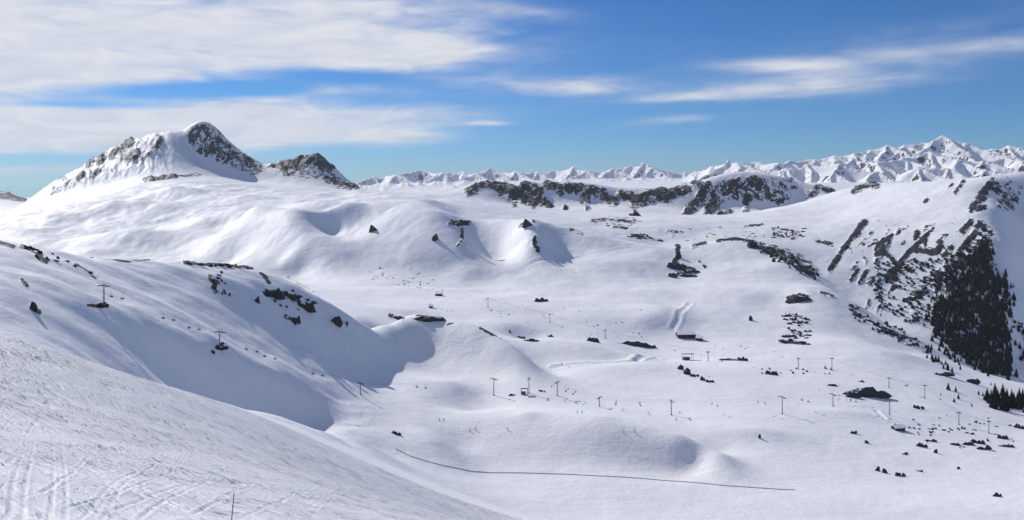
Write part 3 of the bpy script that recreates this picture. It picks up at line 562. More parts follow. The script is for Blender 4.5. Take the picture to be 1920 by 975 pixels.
# ------------------------------------------------------------------ helpers for things
def simple_mat(name, col, rough=.6, var=.25, scale=3.0, metal=0.0):
    m, t, b = mat(name); g = t.nodes.new('ShaderNodeTexCoord').outputs['Object']
    c = ramp(t, noise(g, scale, 5, .6, 0, t), [(.3, tuple(x * (1 - var) for x in col)), (.7, tuple(x * (1 + var) for x in col))])
    t.links.new(c, b.inputs['Base Color']); b.inputs['Roughness'].default_value = rough; b.inputs['Metallic'].default_value = metal
    return m
def rock_mat():
    m, t, b = mat('rock_with_snow'); g = t.nodes.new('ShaderNodeNewGeometry'); p = g.outputs['Position']
    s = t.nodes.new('ShaderNodeSeparateXYZ'); t.links.new(g.outputs['Normal'], s.inputs[0])
    n = noise(p, .6, 6, .65, 0, t)
    f = maprange(t, mth('ADD', s.outputs[2], mth('MULTIPLY', mth('SUBTRACT', n, .5, tree=t), 1.1, tree=t), tree=t), .78, .92)
    c = ramp(t, noise(p, .9, 6, .7, 0, t), [(.3, (.012, .012, .014)), (.5, (.03, .027, .026)), (.72, (.065, .052, .042))])
    t.links.new(mixc(t, f, c, SNOW), b.inputs['Base Color']); b.inputs['Roughness'].default_value = .85
    bp = t.nodes.new('ShaderNodeBump'); bp.inputs['Distance'].default_value = .5; t.links.new(n, bp.inputs['Height']); t.links.new(bp.outputs[0], b.inputs['Normal'])
    return m
M_ROCK = rock_mat()
M_TIMBER = simple_mat('dark_timber', (.035, .026, .02), .8, .35, 2.0); M_STEEL = simple_mat('galvanised_steel', (.26, .27, .30), .5, .2, 4.0, .4); M_DARK = simple_mat('dark_steel', (.07, .073, .082), .5, .25, 4.0, .3)
M_SNOWCAP = simple_mat('roof_snow', SNOW, .65, .02, .7); M_GLASS = simple_mat('window_glass', (.02, .025, .03), .1, .1); M_NEEDLE = simple_mat('dark_conifer_needles', (.006, .008, .006), .85, .5, 1.3)
for m_ in (M_NEEDLE,): m_.node_tree.nodes['Principled BSDF'].inputs['Specular IOR Level'].default_value = .08
M_SHRUB = simple_mat('dwarf_pine_needles', (.016, .018, .010), .85, .5, 1.5); M_BARK = simple_mat('conifer_bark', (.045, .032, .024), .9, .3, 3.0); M_STONE = simple_mat('rubble_stone', (.11, .10, .09), .9, .35, 1.2)
M_CLOTH = simple_mat('dark_ski_wear', (.02, .022, .032), .8, .3, 5); M_SKI = simple_mat('ski_top', (.12, .05, .04), .4, .2, 5); M_NET = simple_mat('fence_net', (.46, .44, .46), .8, .3, 2.0); M_ORANGE = simple_mat('marker_band', (.45, .10, .03), .5, .1, 5)

def mesh_obj(name, bm, m, parent=None, smooth=False):
    me = bpy.data.meshes.new(name); bm.to_mesh(me); bm.free(); me.materials.append(m)
    if smooth:
        for p in me.polygons: p.use_smooth = True
    o = bpy.data.objects.new(name, me); COL.objects.link(o)
    if parent: o.parent = parent
    return o
def empty(name, loc, rz=0.0, s=1.0):
    o = bpy.data.objects.new(name, None); COL.objects.link(o); o.location = loc; o.rotation_euler = (0, 0, rz); o.scale = (s,) * 3 if not isinstance(s, tuple) else s; o.empty_display_size = .2; return o
def copy_tree(o, parent=None):
    c = o.copy(); COL.objects.link(c); c.parent = parent
    for ch in [x for x in KIDS.get(o.name, [])]: copy_tree(ch, c)
    return c
KIDS = {}
def remember(o):
    KIDS[o.name] = list(o.children)
    for ch in o.children: remember(ch)
def bx(bm, c, s, rot=None):
    v = bmesh.ops.create_cube(bm, size=1.0)['verts']; M_ = Matrix.Translation(c) @ (rot.to_4x4() if rot else Matrix()) @ Matrix.Diagonal((*s, 1)); bmesh.ops.transform(bm, matrix=M_, verts=v); return v
def tube(bm, a, b, ra, rb=None, n=8):
    rb = ra if rb is None else rb; a = Vector(a); b = Vector(b); d = b - a; q = d.to_track_quat('Z', 'Y').to_matrix().to_4x4()
    v = bmesh.ops.create_cone(bm, cap_ends=True, segments=n, radius1=ra, radius2=rb, depth=d.length)['verts']
    bmesh.ops.transform(bm, matrix=Matrix.Translation((a + b) / 2) @ q, verts=v); return v
def bevel(bm, w): bmesh.ops.bevel(bm, geom=bm.edges[:], offset=w, segments=2, affect='EDGES', profile=.7)

# ------------------------------------------------------------------ rocks: angular lumps, cracked and capped with snow
def rock_mesh(seed, n=3, flat=.6):
    r = random.Random(seed); bm = bmesh.new()
    for k in range(n):
        cx_ = (k - (n - 1) / 2) / max(n, 1) * .9 + r.uniform(-.06, .06); s = r.uniform(.28, .46) if n > 1 else .5; tmp = bmesh.new()
        for _ in range(15):
            a = r.uniform(0, 6.28); e = r.uniform(-.3, 1); rad = s * r.uniform(.75, 1.1)
            tmp.verts.new((cx_ + math.cos(a) * rad * math.sqrt(max(1 - e * e, .1)), r.uniform(-.08, .08) + math.sin(a) * rad * .8 * math.sqrt(max(1 - e * e, .1)), e * rad * r.uniform(1.2, 2.2) * flat))
        res = bmesh.ops.convex_hull(tmp, input=tmp.verts[:]); bmesh.ops.delete(tmp, geom=list({g for g in res['geom_interior'] if isinstance(g, bmesh.types.BMVert)}), context='VERTS')
        m2 = bpy.data.meshes.new('t'); tmp.to_mesh(m2); tmp.free(); bm.from_mesh(m2); bpy.data.meshes.remove(m2)
    me = bpy.data.meshes.new('rock'); bm.to_mesh(me); bm.free(); me.materials.append(M_ROCK); return me
LONG = [rock_mesh(10 + k, 5, .45) for k in range(4)]; MEDI = [rock_mesh(30 + k, 3, .7) for k in range(5)]; LUMP = [rock_mesh(50 + k, 1, .8) for k in range(6)]
RND = random.Random(3)
def rock(px, py, w, h, label, group=None, name='rock_outcrop', ymin=150, cat='rock', pool=None):
    p = hit(px, py + h * .3, ymin); k = p.y / F; W_ = w * k; H_ = max(h * k, .35)
    pool = pool or (LONG if w / max(h, .1) > 3 else MEDI if (w > 8 and h / w < .6) else LUMP); o = bpy.data.objects.new(name, RND.choice(pool)); COL.objects.link(o)
    zm = max(v.co.z for v in o.data.vertices)
    o.location = (p.x, p.y, p.z - H_ * .12); o.scale = (W_, max(W_ * .45, H_ * .8), H_ * 1.15 / zm); o.rotation_euler = (0, 0, RND.uniform(-.25, .25) + (math.pi if RND.random() < .5 else 0))
    return tag(o, label, cat, group)
ROCKS = [
 (700, 430, 18, 12, 'pointed dark rock standing alone on the rounded snow hill'), (816, 446, 14, 12, 'small pointed rock left of the shaded hollow on the snow hill'),
 (742, 812, 20, 7, 'small dark rock lying alone on the snow below the shaded left wall'),
 (1016, 563, 20, 8, 'low oval rock alone on the upper valley floor'), (957, 622, 6, 6, 'tiny dark rock left of the twin rocks on the hummock crest'),
 (978, 633, 14, 5, 'left of the twin flat rocks on the dark-faced hummock'), (997, 638, 22, 5, 'right and longer of the twin flat rocks on the dark-faced hummock'),
 (1032, 630, 10, 5, 'small rock on the crest right of the twin flat rocks'), (1112, 638, 22, 8, 'dark rock on the right shoulder of the dark-faced hummock'),
 (1190, 645, 44, 9, 'long dark rocky strip right of the dark-faced hummock'), (1218, 650, 18, 6, 'thin tail end of the long rocky strip beside the pylon'),
 (1276, 690, 14, 9, 'upper stone of the rocky string below the open lift shelter'), (1288, 698, 16, 12, 'largest dark block in the rocky string below the open lift shelter'),
 (1302, 704, 16, 6, 'flat stone in the middle of the rocky string below the lift shelter'), (1318, 711, 12, 8, 'hooked dark stone low in the rocky string'), (1332, 715, 14, 5, 'last pale stone at the right end of the rocky string'),
 (1370, 674, 40, 5, 'long low rocky bank right of the open lift shelter'), (1393, 674, 16, 8, 'dark hump at the right end of the long low rocky bank'),
 (1625, 737, 74, 17, 'big dark rounded outcrop beside the cut path at right'), (1600, 742, 28, 10, 'left end block of the big rounded outcrop by the cut path'), (1655, 743, 26, 10, 'right end block of the big rounded outcrop by the cut path'),
 (1560, 722, 16, 4, 'thin rock streak above left of the big rounded outcrop'), (1615, 715, 10, 4, 'small rock just above the big rounded outcrop'),
 (1768, 702, 44, 7, 'long thin dark rock strip below the forest corner'), (1824, 716, 26, 9, 'slanting dark rock right of the long strip below the forest'),
 (1722, 764, 18, 8, 'dark oval rock in the shade below the loose trees'), (1600, 811, 12, 6, 'upper of two lone rocks left of the shed at lower right'), (1625, 829, 10, 6, 'lower of two lone rocks left of the shed at lower right'),
 (1728, 835, 20, 9, 'dark rock with a curled snow cap at lower right'), (1745, 826, 18, 5, 'arched rock rim joined behind the curled snow cap'), (1755, 847, 9, 8, 'wedge-shaped dark stone below the curled snow cap rock'),
 (1696, 851, 9, 4, 'faint flat stone left of the wedge-shaped stone'), (1790, 833, 16, 5, 'left flat rock of the low broken wall at lower right'), (1815, 832, 22, 6, 'middle flat rock of the low broken wall at lower right'),
 (1845, 840, 26, 8, 'dark right end of the low broken wall at lower right'), (1835, 829, 22, 8, 'pale snowy hump on top of the low broken wall'), (1881, 820, 18, 8, 'dark lone rock near the right edge above the broken wall'), (1885, 836, 26, 5, 'thin rock strip near the right edge'), (1910, 800, 18, 10, 'dark rock touching the right edge beside a pylon'),
 (1644, 880, 12, 9, 'dark upright stone at the left of the lowest rock scatter'), (1658, 884, 12, 8, 'second stone of the lowest rock scatter'), (1684, 890, 12, 7, 'third stone of the lowest rock scatter'), (1694, 891, 9, 6, 'fourth stone of the lowest rock scatter'), (1725, 883, 10, 4, 'right end stone of the lowest rock scatter'), (1797, 878, 7, 5, 'tiny lone stone right of the lowest rock scatter'), (1870, 928, 16, 9, 'half-buried stone in the bottom right corner'),
 (1424, 819, 7, 8, 'tiny dark stone on a small snow hump in the lower middle'), (1408, 598, 10, 9, 'small lone rock left of the dark knoll'), (1448, 700, 20, 8, 'half-buried grey rock below the low rocky bank'),
 (1497, 562, 36, 11, 'dark cap rock on the pointed snow knoll'), (1650, 575, 9, 7, 'small dark block on the skyline of the spur'),
 (1270, 501, 30, 13, 'dark pyramid rock at the left end of the flat-topped knoll'), (1272, 478, 13, 11, 'dark rock tower above the pyramid rock'), (1290, 509, 32, 6, 'long dark foot of the pyramid rock'), (1262, 517, 14, 8, 'small dark block under the pyramid rock'), (1290, 517, 30, 5, 'thin dark ledge under the pyramid rock'),
 (855, 418, 36, 10, 'dark crag on the upper rim of the shaded hollow'), (866, 442, 8, 12, 'narrow dark rib dropping into the shaded hollow'), (990, 420, 22, 14, 'blocky dark crag at the head of the second hollow'), (1003, 452, 10, 10, 'upper dark fang on the rib beside the second hollow'), (1008, 468, 10, 10, 'lower dark fang on the rib beside the second hollow'),
 (1190, 402, 20, 9, 'pair of dark stones below the cliff band'), (1101, 392, 6, 9, 'small dark tooth below the cliff band'), (1060, 391, 10, 9, 'dark block just under the cliff band'),
 (62, 577, 18, 16, 'dark rock low on the shaded left wall near the left edge'), (412, 652, 26, 8, 'flat rock at the foot of the lower left pylon'), (398, 660, 9, 5, 'small dark stone below the lower left pylon'), (185, 572, 34, 7, 'flat broken rock under the upper left pylon'),
 (1016, 733, 12, 4, 'pale low stone right of the dark lift station'), (960, 740, 12, 4, 'low grey stone left of the dark lift station'), (550, 600, 26, 12, 'dark slanting rock midway down the shaded left wall'), (632, 605, 30, 18, 'brownish crag at the right end of the shaded left wall'), (575, 578, 30, 14, 'dark crag above the slanting rock on the left wall'), (482, 563, 11, 11, 'narrow dark rock at the left of the wall crags'), (515, 552, 36, 18, 'largest dark crag high on the shaded left wall'), (545, 558, 26, 10, 'flat crag just right of the largest wall crag'),
 (805, 598, 50, 8, 'long black rock along the crest of the second low ridge'), (748, 596, 22, 6, 'small rock left of the long black crest rock'),
]
for r_ in ROCKS: rock(*r_)
def inside(p, poly):
    x, y = p; c = False
    for (x1, y1), (x2, y2) in zip(poly, poly[1:] + poly[:1]):
        if (y1 > y) != (y2 > y) and x < (x2 - x1) * (y - y1) / (y2 - y1) + x1: c = not c
    return c
def spots(poly, n, seed, gap=4.0):
    r = random.Random(seed); out = []; xs = [p[0] for p in poly]; ys = [p[1] for p in poly]
    for _ in range(n * 60):
        q = (r.uniform(min(xs), max(xs)), r.uniform(min(ys), max(ys)))
        if inside(q, poly) and all((q[0] - o[0]) ** 2 + ((q[1] - o[1]) * 1.4) ** 2 > gap * gap for o in out):
            out.append(q)
            if len(out) >= n: break
    return out
SCATTER = [
 ([(1110, 404), (1190, 404), (1205, 418), (1180, 428), (1110, 420)], 34, (5, 14), (1.6, 3), 'thin stone of the stony band below the cliffs', 'stones of the stony band below the cliffs'),
 ([(1180, 436), (1240, 444), (1240, 452), (1180, 446)], 10, (5, 10), (2, 3), 'small stone of the dark streak on the plateau edge', 'stones of the streak on the plateau edge'),
 ([(1440, 424), (1510, 428), (1515, 450), (1450, 446)], 22, (4, 9), (2, 4.5), 'small dark rock on the plateau above the spur', 'small rocks above the spur'),
 ([(680, 498), (800, 502), (830, 545), (700, 530)], 26, (3, 7), (1.6, 3), 'tiny stone on the snow left of the small far hut', 'tiny stones left of the small far hut'),
 ([(1400, 452), (1450, 462), (1530, 500), (1548, 530), (1500, 512), (1440, 485)], 46, (5, 12), (4, 9), 'jagged rock on the shaded right rim of the flat-topped knoll', 'rocks on the shaded rim of the flat-topped knoll'),
 ([(1470, 582), (1515, 586), (1515, 645), (1455, 645), (1470, 610)], 24, (6, 16), (2.5, 5), 'brown stone scattered down below the cap rock knoll', 'brown stones below the cap rock knoll'),
 ([(1590, 570), (1640, 590), (1750, 650), (1745, 665), (1650, 625), (1590, 590)], 44, (4, 11), (3, 7), 'dark rock or bush along the shaded spur edge', 'rocks along the shaded spur edge'),
 ([(392, 515), (415, 512), (440, 560), (400, 548)], 14, (5, 11), (3, 6), 'dark stone in the upper rock scatter of the left wall', 'stones in the upper scatter of the left wall'),
 ([(495, 540), (560, 545), (600, 580), (560, 585), (500, 565)], 20, (5, 12), (3, 7), 'dark stone between the big crags of the left wall', 'stones between the crags of the left wall'),
 ([(340, 489), (470, 499), (470, 504), (340, 495)], 18, (6, 14), (2, 4), 'dark stone in the row along the left ridge crest', 'stones in a row along the left ridge crest'),
 ([(40, 458), (90, 470), (180, 515), (150, 505), (60, 478)], 16, (6, 14), (3, 7), 'dark stone on the left ridge near the picture edge', 'stones on the left ridge near the edge'),
 ([(1690, 800), (1800, 800), (1830, 815), (1700, 815)], 14, (4, 10), (2, 3.5), 'small stone in the disturbed snow right of the shed', 'stones in the disturbed snow right of the shed'),
 ([(1420, 690), (1560, 688), (1560, 705), (1430, 705)], 14, (3, 7), (2, 4), 'small stone below the far pylons on the right floor', 'small stones below the far pylons'),
 ([(880, 555), (1230, 560), (1240, 630), (1180, 636), (960, 610)], 26, (2.5, 6), (1.5, 3), 'tiny stone on the open upper valley floor around the drag lift', 'tiny stones around the drag lift'),
 ([(1240, 645), (1560, 640), (1580, 760), (1350, 760), (1240, 680)], 34, (2.5, 6), (1.5, 3), 'tiny stone on the snow between lodge and big rounded outcrop', 'tiny stones between lodge and outcrop'),
 ([(1220, 425), (1420, 420), (1440, 445), (1260, 452)], 24, (4, 9), (1.5, 3), 'thin stone on the plateau behind the flat-topped knoll', 'thin stones behind the flat-topped knoll'),
 ([(1660, 760), (1900, 780), (1910, 850), (1700, 850)], 30, (3, 8), (1.5, 3.5), 'small stone half buried in the snow at lower right', 'small half-buried stones at lower right'),
 ([(1640, 490), (1770, 480), (1790, 520), (1730, 600), (1690, 610), (1640, 560)], 120, (3.5, 8), (3, 6.5), None, None),
]
for k, (poly, n_, wr, hr, lb, gp) in enumerate(SCATTER):
    if lb is None: continue
    qs = spots(poly, n_, 100 + k, 4.5)
    if lb.startswith(('tiny', 'thin', 'small half')):          # specks nobody could tell apart: one object
        vs = []; fs = []
        for q in qs:
            p = hit(q[0], q[1] + 1, 280); me = RND.choice(LUMP); w_ = RND.uniform(*wr) * p.y / F; h_ = RND.uniform(*hr) * p.y / F; i = len(vs); a = RND.uniform(0, 6.28)
            vs += [(p.x + (v.co.x * math.cos(a) - v.co.y * math.sin(a)) * w_, p.y + (v.co.x * math.sin(a) + v.co.y * math.cos(a)) * w_, p.z + (v.co.z - .1) * h_) for v in me.vertices]; fs += [tuple(i + j for j in f.vertices) for f in me.polygons]
        me = bpy.data.meshes.new('scattered_stones'); me.from_pydata(vs, [], fs); me.materials.append(M_ROCK); o = bpy.data.objects.new('scattered_stones', me); COL.objects.link(o); tag(o, gp, 'stones', None, 'stuff'); continue
    for q in qs: rock(q[0], q[1], RND.uniform(*wr), RND.uniform(*hr), lb, gp, 'boulder')

# ------------------------------------------------------------------ conifers
def crown_mesh(seed, tiers=9, wide=.21):
    r = random.Random(seed); vs = []; fs = []
    for k in range(tiers):
        f = k / (tiers - 1); z = .10 + .80 * f; R = wide * (1 - f) ** .85 + .025; nb = max(5, int(12 - 6 * f)); a0 = r.uniform(0, 6.28)
        for b in range(nb):          # each bough a drooping, kinked blade pair
            a = a0 + 6.283 * b / nb + r.uniform(-.22, .22); L_ = R * r.uniform(.65, 1.2); dr = L_ * r.uniform(.25, .6); w = L_ * r.uniform(.28, .42) + .008
            d = Vector((math.cos(a), math.sin(a), 0)); s = Vector((-math.sin(a), math.cos(a), 0)); i = len(vs)
            vs += [Vector((0, 0, z + .07)), d * L_ * .55 + s * w + Vector((0, 0, z - dr * .2)), d * L_ + Vector((0, 0, z - dr)), d * L_ * .55 - s * w + Vector((0, 0, z - dr * .2)), d * L_ * .5 + Vector((0, 0, z + .035))]
            fs += [(i, i + 1, i + 4), (i + 1, i + 2, i + 4), (i + 2, i + 3, i + 4), (i + 3, i, i + 4)]
    i = len(vs); vs += [Vector((0, 0, 1.0))] + [Vector((.022 * math.cos(t_), .022 * math.sin(t_), .86)) for t_ in (0, 2.1, 4.2)]; fs += [(i, i + 1, i + 2), (i, i + 2, i + 3), (i, i + 3, i + 1)]
    me = bpy.data.meshes.new('crown'); me.from_pydata([tuple(v) for v in vs], [], fs); me.materials.append(M_NEEDLE); return me
def trunk_mesh():
    bm = bmesh.new(); tube(bm, (0, 0, -.06), (0, 0, .5), .020, .012, 7); tube(bm, (0, 0, .5), (0, 0, .93), .012, .003, 6); me = bpy.data.meshes.new('trunk'); bm.to_mesh(me); bm.free(); me.materials.append(M_BARK); return me
CROWNS = [crown_mesh(k, 9 + k % 3, .19 + .025 * (k % 4)) for k in range(8)]; TRUNK = trunk_mesh()
def conifer(px, py, hpx, label, group, ymin=300):
    p = hit(px, py, ymin); H_ = hpx * p.y / F
    e = empty('conifer_tree', p, RND.uniform(0, 6.28), (H_ * RND.uniform(.95, 1.3), H_ * RND.uniform(.95, 1.3), H_))
    for nm, me in (('trunk', TRUNK), ('crown', RND.choice(CROWNS))):
        o = bpy.data.objects.new(nm, me); COL.objects.link(o); o.parent = e
    return tag(e, label, 'tree', group)
FOREST = [(1842, 452), (1856, 470), (1852, 500), (1880, 522), (1896, 535), (1897, 575), (1882, 600), (1896, 640), (1897, 708), (1850, 700), (1806, 672), (1765, 640), (1742, 606), (1758, 566), (1795, 526), (1822, 480)]
def grove(pts): return [q for q in pts if float(perlin(np.array([q[0] / 26.0]), np.array([q[1] / 22.0]), 4)[0]) < .27]
for q in sorted(grove(spots(FOREST, 330, 5, 4.9))[:290], key=lambda v: v[1]): conifer(q[0], q[1] + 5, RND.uniform(9, 23), 'dark conifer in the dense forest patch on the right-hand mountain', 'conifers of the dense forest patch', 900)
def tree_mass(pts, name, label):
    V_ = []; F_ = []; off = 0
    for x, y in pts:
        p = hit(x, y, 900); H_ = RND.uniform(8, 19) * p.y / F; me = RND.choice(CROWNS); a = RND.uniform(0, 6.28); c, s = math.cos(a) * H_ * 1.15, math.sin(a) * H_ * 1.15
        co_ = np.empty(len(me.vertices) * 3); me.vertices.foreach_get('co', co_); co_ = co_.reshape(-1, 3)
        V_.append(np.stack([co_[:, 0] * c - co_[:, 1] * s + p.x, co_[:, 0] * s + co_[:, 1] * c + p.y, co_[:, 2] * H_ + p.z], 1)); F_.append(np.array([tuple(f.vertices) for f in me.polygons]) + off); off += len(co_)
    me = bpy.data.meshes.new(name); me.from_pydata(np.concatenate(V_).tolist(), [], np.concatenate(F_).tolist()); me.materials.append(M_NEEDLE); o = bpy.data.objects.new(name, me); COL.objects.link(o); tag(o, label, 'trees', None, 'stuff')
EDGE = [(1835, 440), (1868, 462), (1866, 500), (1905, 530), (1906, 580), (1896, 600), (1906, 650), (1906, 716), (1845, 708), (1796, 680), (1750, 645), (1728, 606), (1745, 560), (1785, 515), (1815, 470)]
tree_mass(grove(spots(FOREST, 400, 55, 4.2)) + spots(EDGE, 130, 56, 8), 'forest', 'dense mass of further dark conifers filling the forest patch')
for q in spots([(1908, 615), (1920, 600), (1930, 690), (1910, 680)], 9, 6, 5): conifer(q[0], q[1] + 4, RND.uniform(12, 18), 'dark conifer in the small patch cut by the right edge', 'conifers cut by the right edge', 900)
for q in spots([(1740, 650), (1800, 660), (1815, 690), (1780, 700), (1735, 672)], 26, 7, 5): conifer(q[0], q[1], RND.uniform(9, 16), 'small conifer at the spur foot below the forest', 'small conifers at the spur foot', 700)
for q in spots([(1850, 752), (1875, 740), (1925, 752), (1930, 775), (1860, 768)], 34, 8, 5.5): conifer(q[0], q[1], RND.uniform(17, 31), 'tall conifer of the dark clump at the right edge', 'conifers of the clump at the right edge', 600)
for x, y, h, lb in ((1778, 731, 15, 'lone conifer, leftmost and tallest of the loose trees on the floor'), (1792, 734, 11, 'conifer just right of the lone tall one'), (1789, 754, 9, 'low conifer at the left end of the shaded bank'), (1797, 748, 11, 'conifer leaning over the shaded bank'), (1764, 741, 5, 'upper small seedling left of the shaded bank'), (1763, 750, 5, 'lower small seedling left of the shaded bank'), (1835, 740, 9, 'left of the small conifers between bank and clump'), (1843, 743, 9, 'middle of the small conifers between bank and clump'), (1849, 745, 8, 'right of the small conifers between bank and clump'), (1822, 762, 7, 'dark bushy conifer on the lower rim of the bank'), (1547, 691, 8, 'small dark conifer beside the far pylon on the floor'), (1558, 694, 6, 'tiny conifer at the foot of the far pylon'), (1858, 722, 7, 'small conifer alone under the forest edge')): conifer(x, y, h, lb, 'loose conifers on the valley floor', 600)
# dwarf pines dotted over the lit face
def shrub_mesh(seed):
    r = random.Random(seed); vs = []; fs = []
    for _ in range(70):
        a = r.uniform(0, 6.28); e = r.uniform(0, 1); R = r.uniform(.25, .5); c = Vector((math.cos(a) * R * math.sqrt(1 - e * e), math.sin(a) * R * math.sqrt(1 - e * e), .1 + e * R * 1.3)); i = len(vs); s = r.uniform(.10, .2)
        d = Vector((r.uniform(-1, 1), r.uniform(-1, 1), r.uniform(-.4, 1))).normalized(); t_ = d.orthogonal().normalized(); b = d.cross(t_)
        vs += [c + t_ * s, c + b * s * .6, c - t_ * s, c - b * s * .6 + d * s * .5]; fs.append((i, i + 1, i + 2, i + 3))
    i = len(vs); k = 9
    vs += [Vector((math.cos(6.283 * j / k) * .3, math.sin(6.283 * j / k) * .3, .0)) for j in range(k)] + [Vector((0, 0, .42))]; fs += [(i + j, i + (j + 1) % k, i + k) for j in range(k)]
    me = bpy.data.meshes.new('dwarf_pine'); me.from_pydata([tuple(v) for v in vs], [], fs); me.materials.append(M_SHRUB); return me
SHRUBS = [shrub_mesh(k) for k in range(5)]
def shrub(px, py, s, label, group, ymin):
    p = hit(px, py, ymin); k = p.y / F; o = bpy.data.objects.new('dwarf_pine', RND.choice(SHRUBS)); COL.objects.link(o)
    o.location = p - Vector((0, 0, .1)); o.scale = (s * k * 1.2, s * k * 1.2, s * k); o.rotation_euler = (0, 0, RND.uniform(0, 6.28)); tag(o, label, 'shrub', group)
for q in spots(SCATTER[-1][0], 150, 9, 5): shrub(q[0], q[1], RND.uniform(3, 7.5), 'dark dwarf pine dotted over the lit face left of the forest', 'dwarf pines on the lit face', 900)
for q in spots([(1790, 470), (1845, 430), (1860, 460), (1830, 480), (1790, 530), (1760, 545)], 40, 10, 5): shrub(q[0], q[1], RND.uniform(5, 10), 'dwarf pine in the thicket at the upper forest tip', 'dwarf pines at the upper forest tip', 900)
for q in spots([(1900, 600), (1925, 590), (1925, 620), (1898, 615)], 8, 11, 5): shrub(q[0], q[1], RND.uniform(4, 7), 'dwarf pine on the shaded slope by the right edge', 'dwarf pines by the right edge', 900)
print('plants', round(time.time() - T0, 1))

# ------------------------------------------------------------------ ski lifts
def pylon(base, h, yaw, label, small=False):
    e = empty('lift_pylon', base, yaw); s = h / 10.0; aw = 2.9 if not small else 1.3
    bm = bmesh.new(); tube(bm, (0, 0, -.8), (0, 0, h * .55), .32, .27, 12); tube(bm, (0, 0, h * .55), (0, 0, h), .27, .2, 12); mesh_obj('pole', bm, M_STEEL, e, True)
    bm = bmesh.new(); bx(bm, (0, 0, -.1), (1.4, 1.4, .5)); bevel(bm, .08); mesh_obj('footing', bm, M_STONE, e)
    bm = bmesh.new(); bx(bm, (0, 0, h + .1), (aw * 2, .36, .42)); bx(bm, (0, 0, h + .6), (aw * .9, .12, .14)); bx(bm, (-aw * .35, 0, h + .35), (.12, .12, .6)); bx(bm, (aw * .35, 0, h + .35), (.12, .12, .6)); mesh_obj('crossarm', bm, M_DARK, e)
    for sgn in (-1, 1):
        bm = bmesh.new(); bx(bm, (sgn * aw, 0, h + .02), (.22, 2.6, .28))
        for k in range(4): tube(bm, (sgn * aw - .12, -1.05 + k * .7, h - .05), (sgn * aw + .12, -1.05 + k * .7, h - .05), .26, None, 10)
        mesh_obj('sheave_assembly', bm, M_DARK, e)
    bm = bmesh.new()
    for k in range(int(h / .45)): bx(bm, (0, -.52, .4 + k * .45), (.36, .04, .04))
    bx(bm, (-.18, -.5, h / 2), (.04, .04, h)); bx(bm, (.18, -.5, h / 2), (.04, .04, h)); mesh_obj('ladder', bm, M_STEEL, e)
    tag(e, label, 'pylon', 'lift pylons'); return e, aw, h
def cable(tops, label):
    bm = bmesh.new()
    for (a, ya, wa), (b, yb, wb) in zip(tops[:-1], tops[1:]):
        for sgn in (-1, 1):
            p = a + Vector((math.cos(ya), math.sin(ya), 0)) * wa * sgn; q = b + Vector((math.cos(yb), math.sin(yb), 0)) * wb * sgn; prev = p; n_ = 8
            for k in range(1, n_ + 1):
                f = k / n_; c = p.lerp(q, f) - Vector((0, 0, (p - q).length * .012 * 4 * f * (1 - f))); tube(bm, prev, c, .035, None, 5); prev = c
    tag(mesh_obj('lift_cable', bm, M_DARK), label, 'cable', 'lift cables')
def chair_proto():
    e = empty('lift_chair', (0, 0, 0))
    bm = bmesh.new(); tube(bm, (0, 0, .1), (0, .25, -.9), .05); tube(bm, (0, .25, -.9), (0, .25, -2.0), .05); tube(bm, (-1.0, .25, -2.0), (1.0, .25, -2.0), .05); tube(bm, (-1, .25, -2), (-1, .25, -2.9), .04); tube(bm, (1, .25, -2), (1, .25, -2.9), .04); mesh_obj('hanger', bm, M_DARK, e)
    bm = bmesh.new(); bx(bm, (0, -.1, -2.95), (2.1, .55, .12)); bevel(bm, .03); mesh_obj('seat', bm, M_DARK, e)
    bm = bmesh.new(); bx(bm, (0, .2, -2.6), (2.1, .1, .6)); bevel(bm, .03); mesh_obj('backrest', bm, M_DARK, e)
    bm = bmesh.new(); tube(bm, (-.95, -.4, -2.5), (.95, -.4, -2.5), .03); tube(bm, (-.95, -.4, -2.5), (-1, .2, -2.3), .03); tube(bm, (.95, -.4, -2.5), (1, .2, -2.3), .03); mesh_obj('safety_bar', bm, M_STEEL, e)
    return e
PROTO = chair_proto(); remember(PROTO); CH_USED = [False]
def lift(rows, chairs_px, lines_label, chair_label, chair_group, labels, small=False, ymin=300):
    pts = [hit(x, y, ymin) for x, y, h in rows]; tops = []
    for k, ((x, y, hpx), p, lb) in enumerate(zip(rows, pts, labels)):
        d = pts[min(k + 1, len(pts) - 1)] - pts[max(k - 1, 0)]; yaw = math.atan2(d.y, d.x) - math.pi / 2; h = hpx * p.y / F
        pylon(p, h, yaw, lb, small); tops.append((p + Vector((0, 0, h)), yaw, 2.9 if not small else 1.3))
    cable(tops, lines_label)
    for cx_ in chairs_px:
        for (a, ya, wa), (b, yb, wb), r0, r1 in zip(tops[:-1], tops[1:], rows[:-1], rows[1:]):
            if r0[0] <= cx_ < r1[0]:
                # where the span crosses that column
                u = (cx_ - CX) / F; f = (u * a.y - a.x) / ((b.x - a.x) - u * (b.y - a.y)); f = min(max(f, .03), .97)
                for sgn in (-1, 1):
                    p = a + Vector((math.cos(ya), math.sin(ya), 0)) * wa * sgn; q = b + Vector((math.cos(yb), math.sin(yb), 0)) * wb * sgn; g = min(max(f + sgn * .012, .02), .98)
                    c = p.lerp(q, g) - Vector((0, 0, (p - q).length * .012 * 4 * g * (1 - g)))
                    o = PROTO if not CH_USED[0] else copy_tree(PROTO); CH_USED[0] = True
                    o.location = c; o.rotation_euler = (0, 0, ya + (math.pi if sgn > 0 else 0)); tag(o, chair_label, 'lift chair', chair_group)
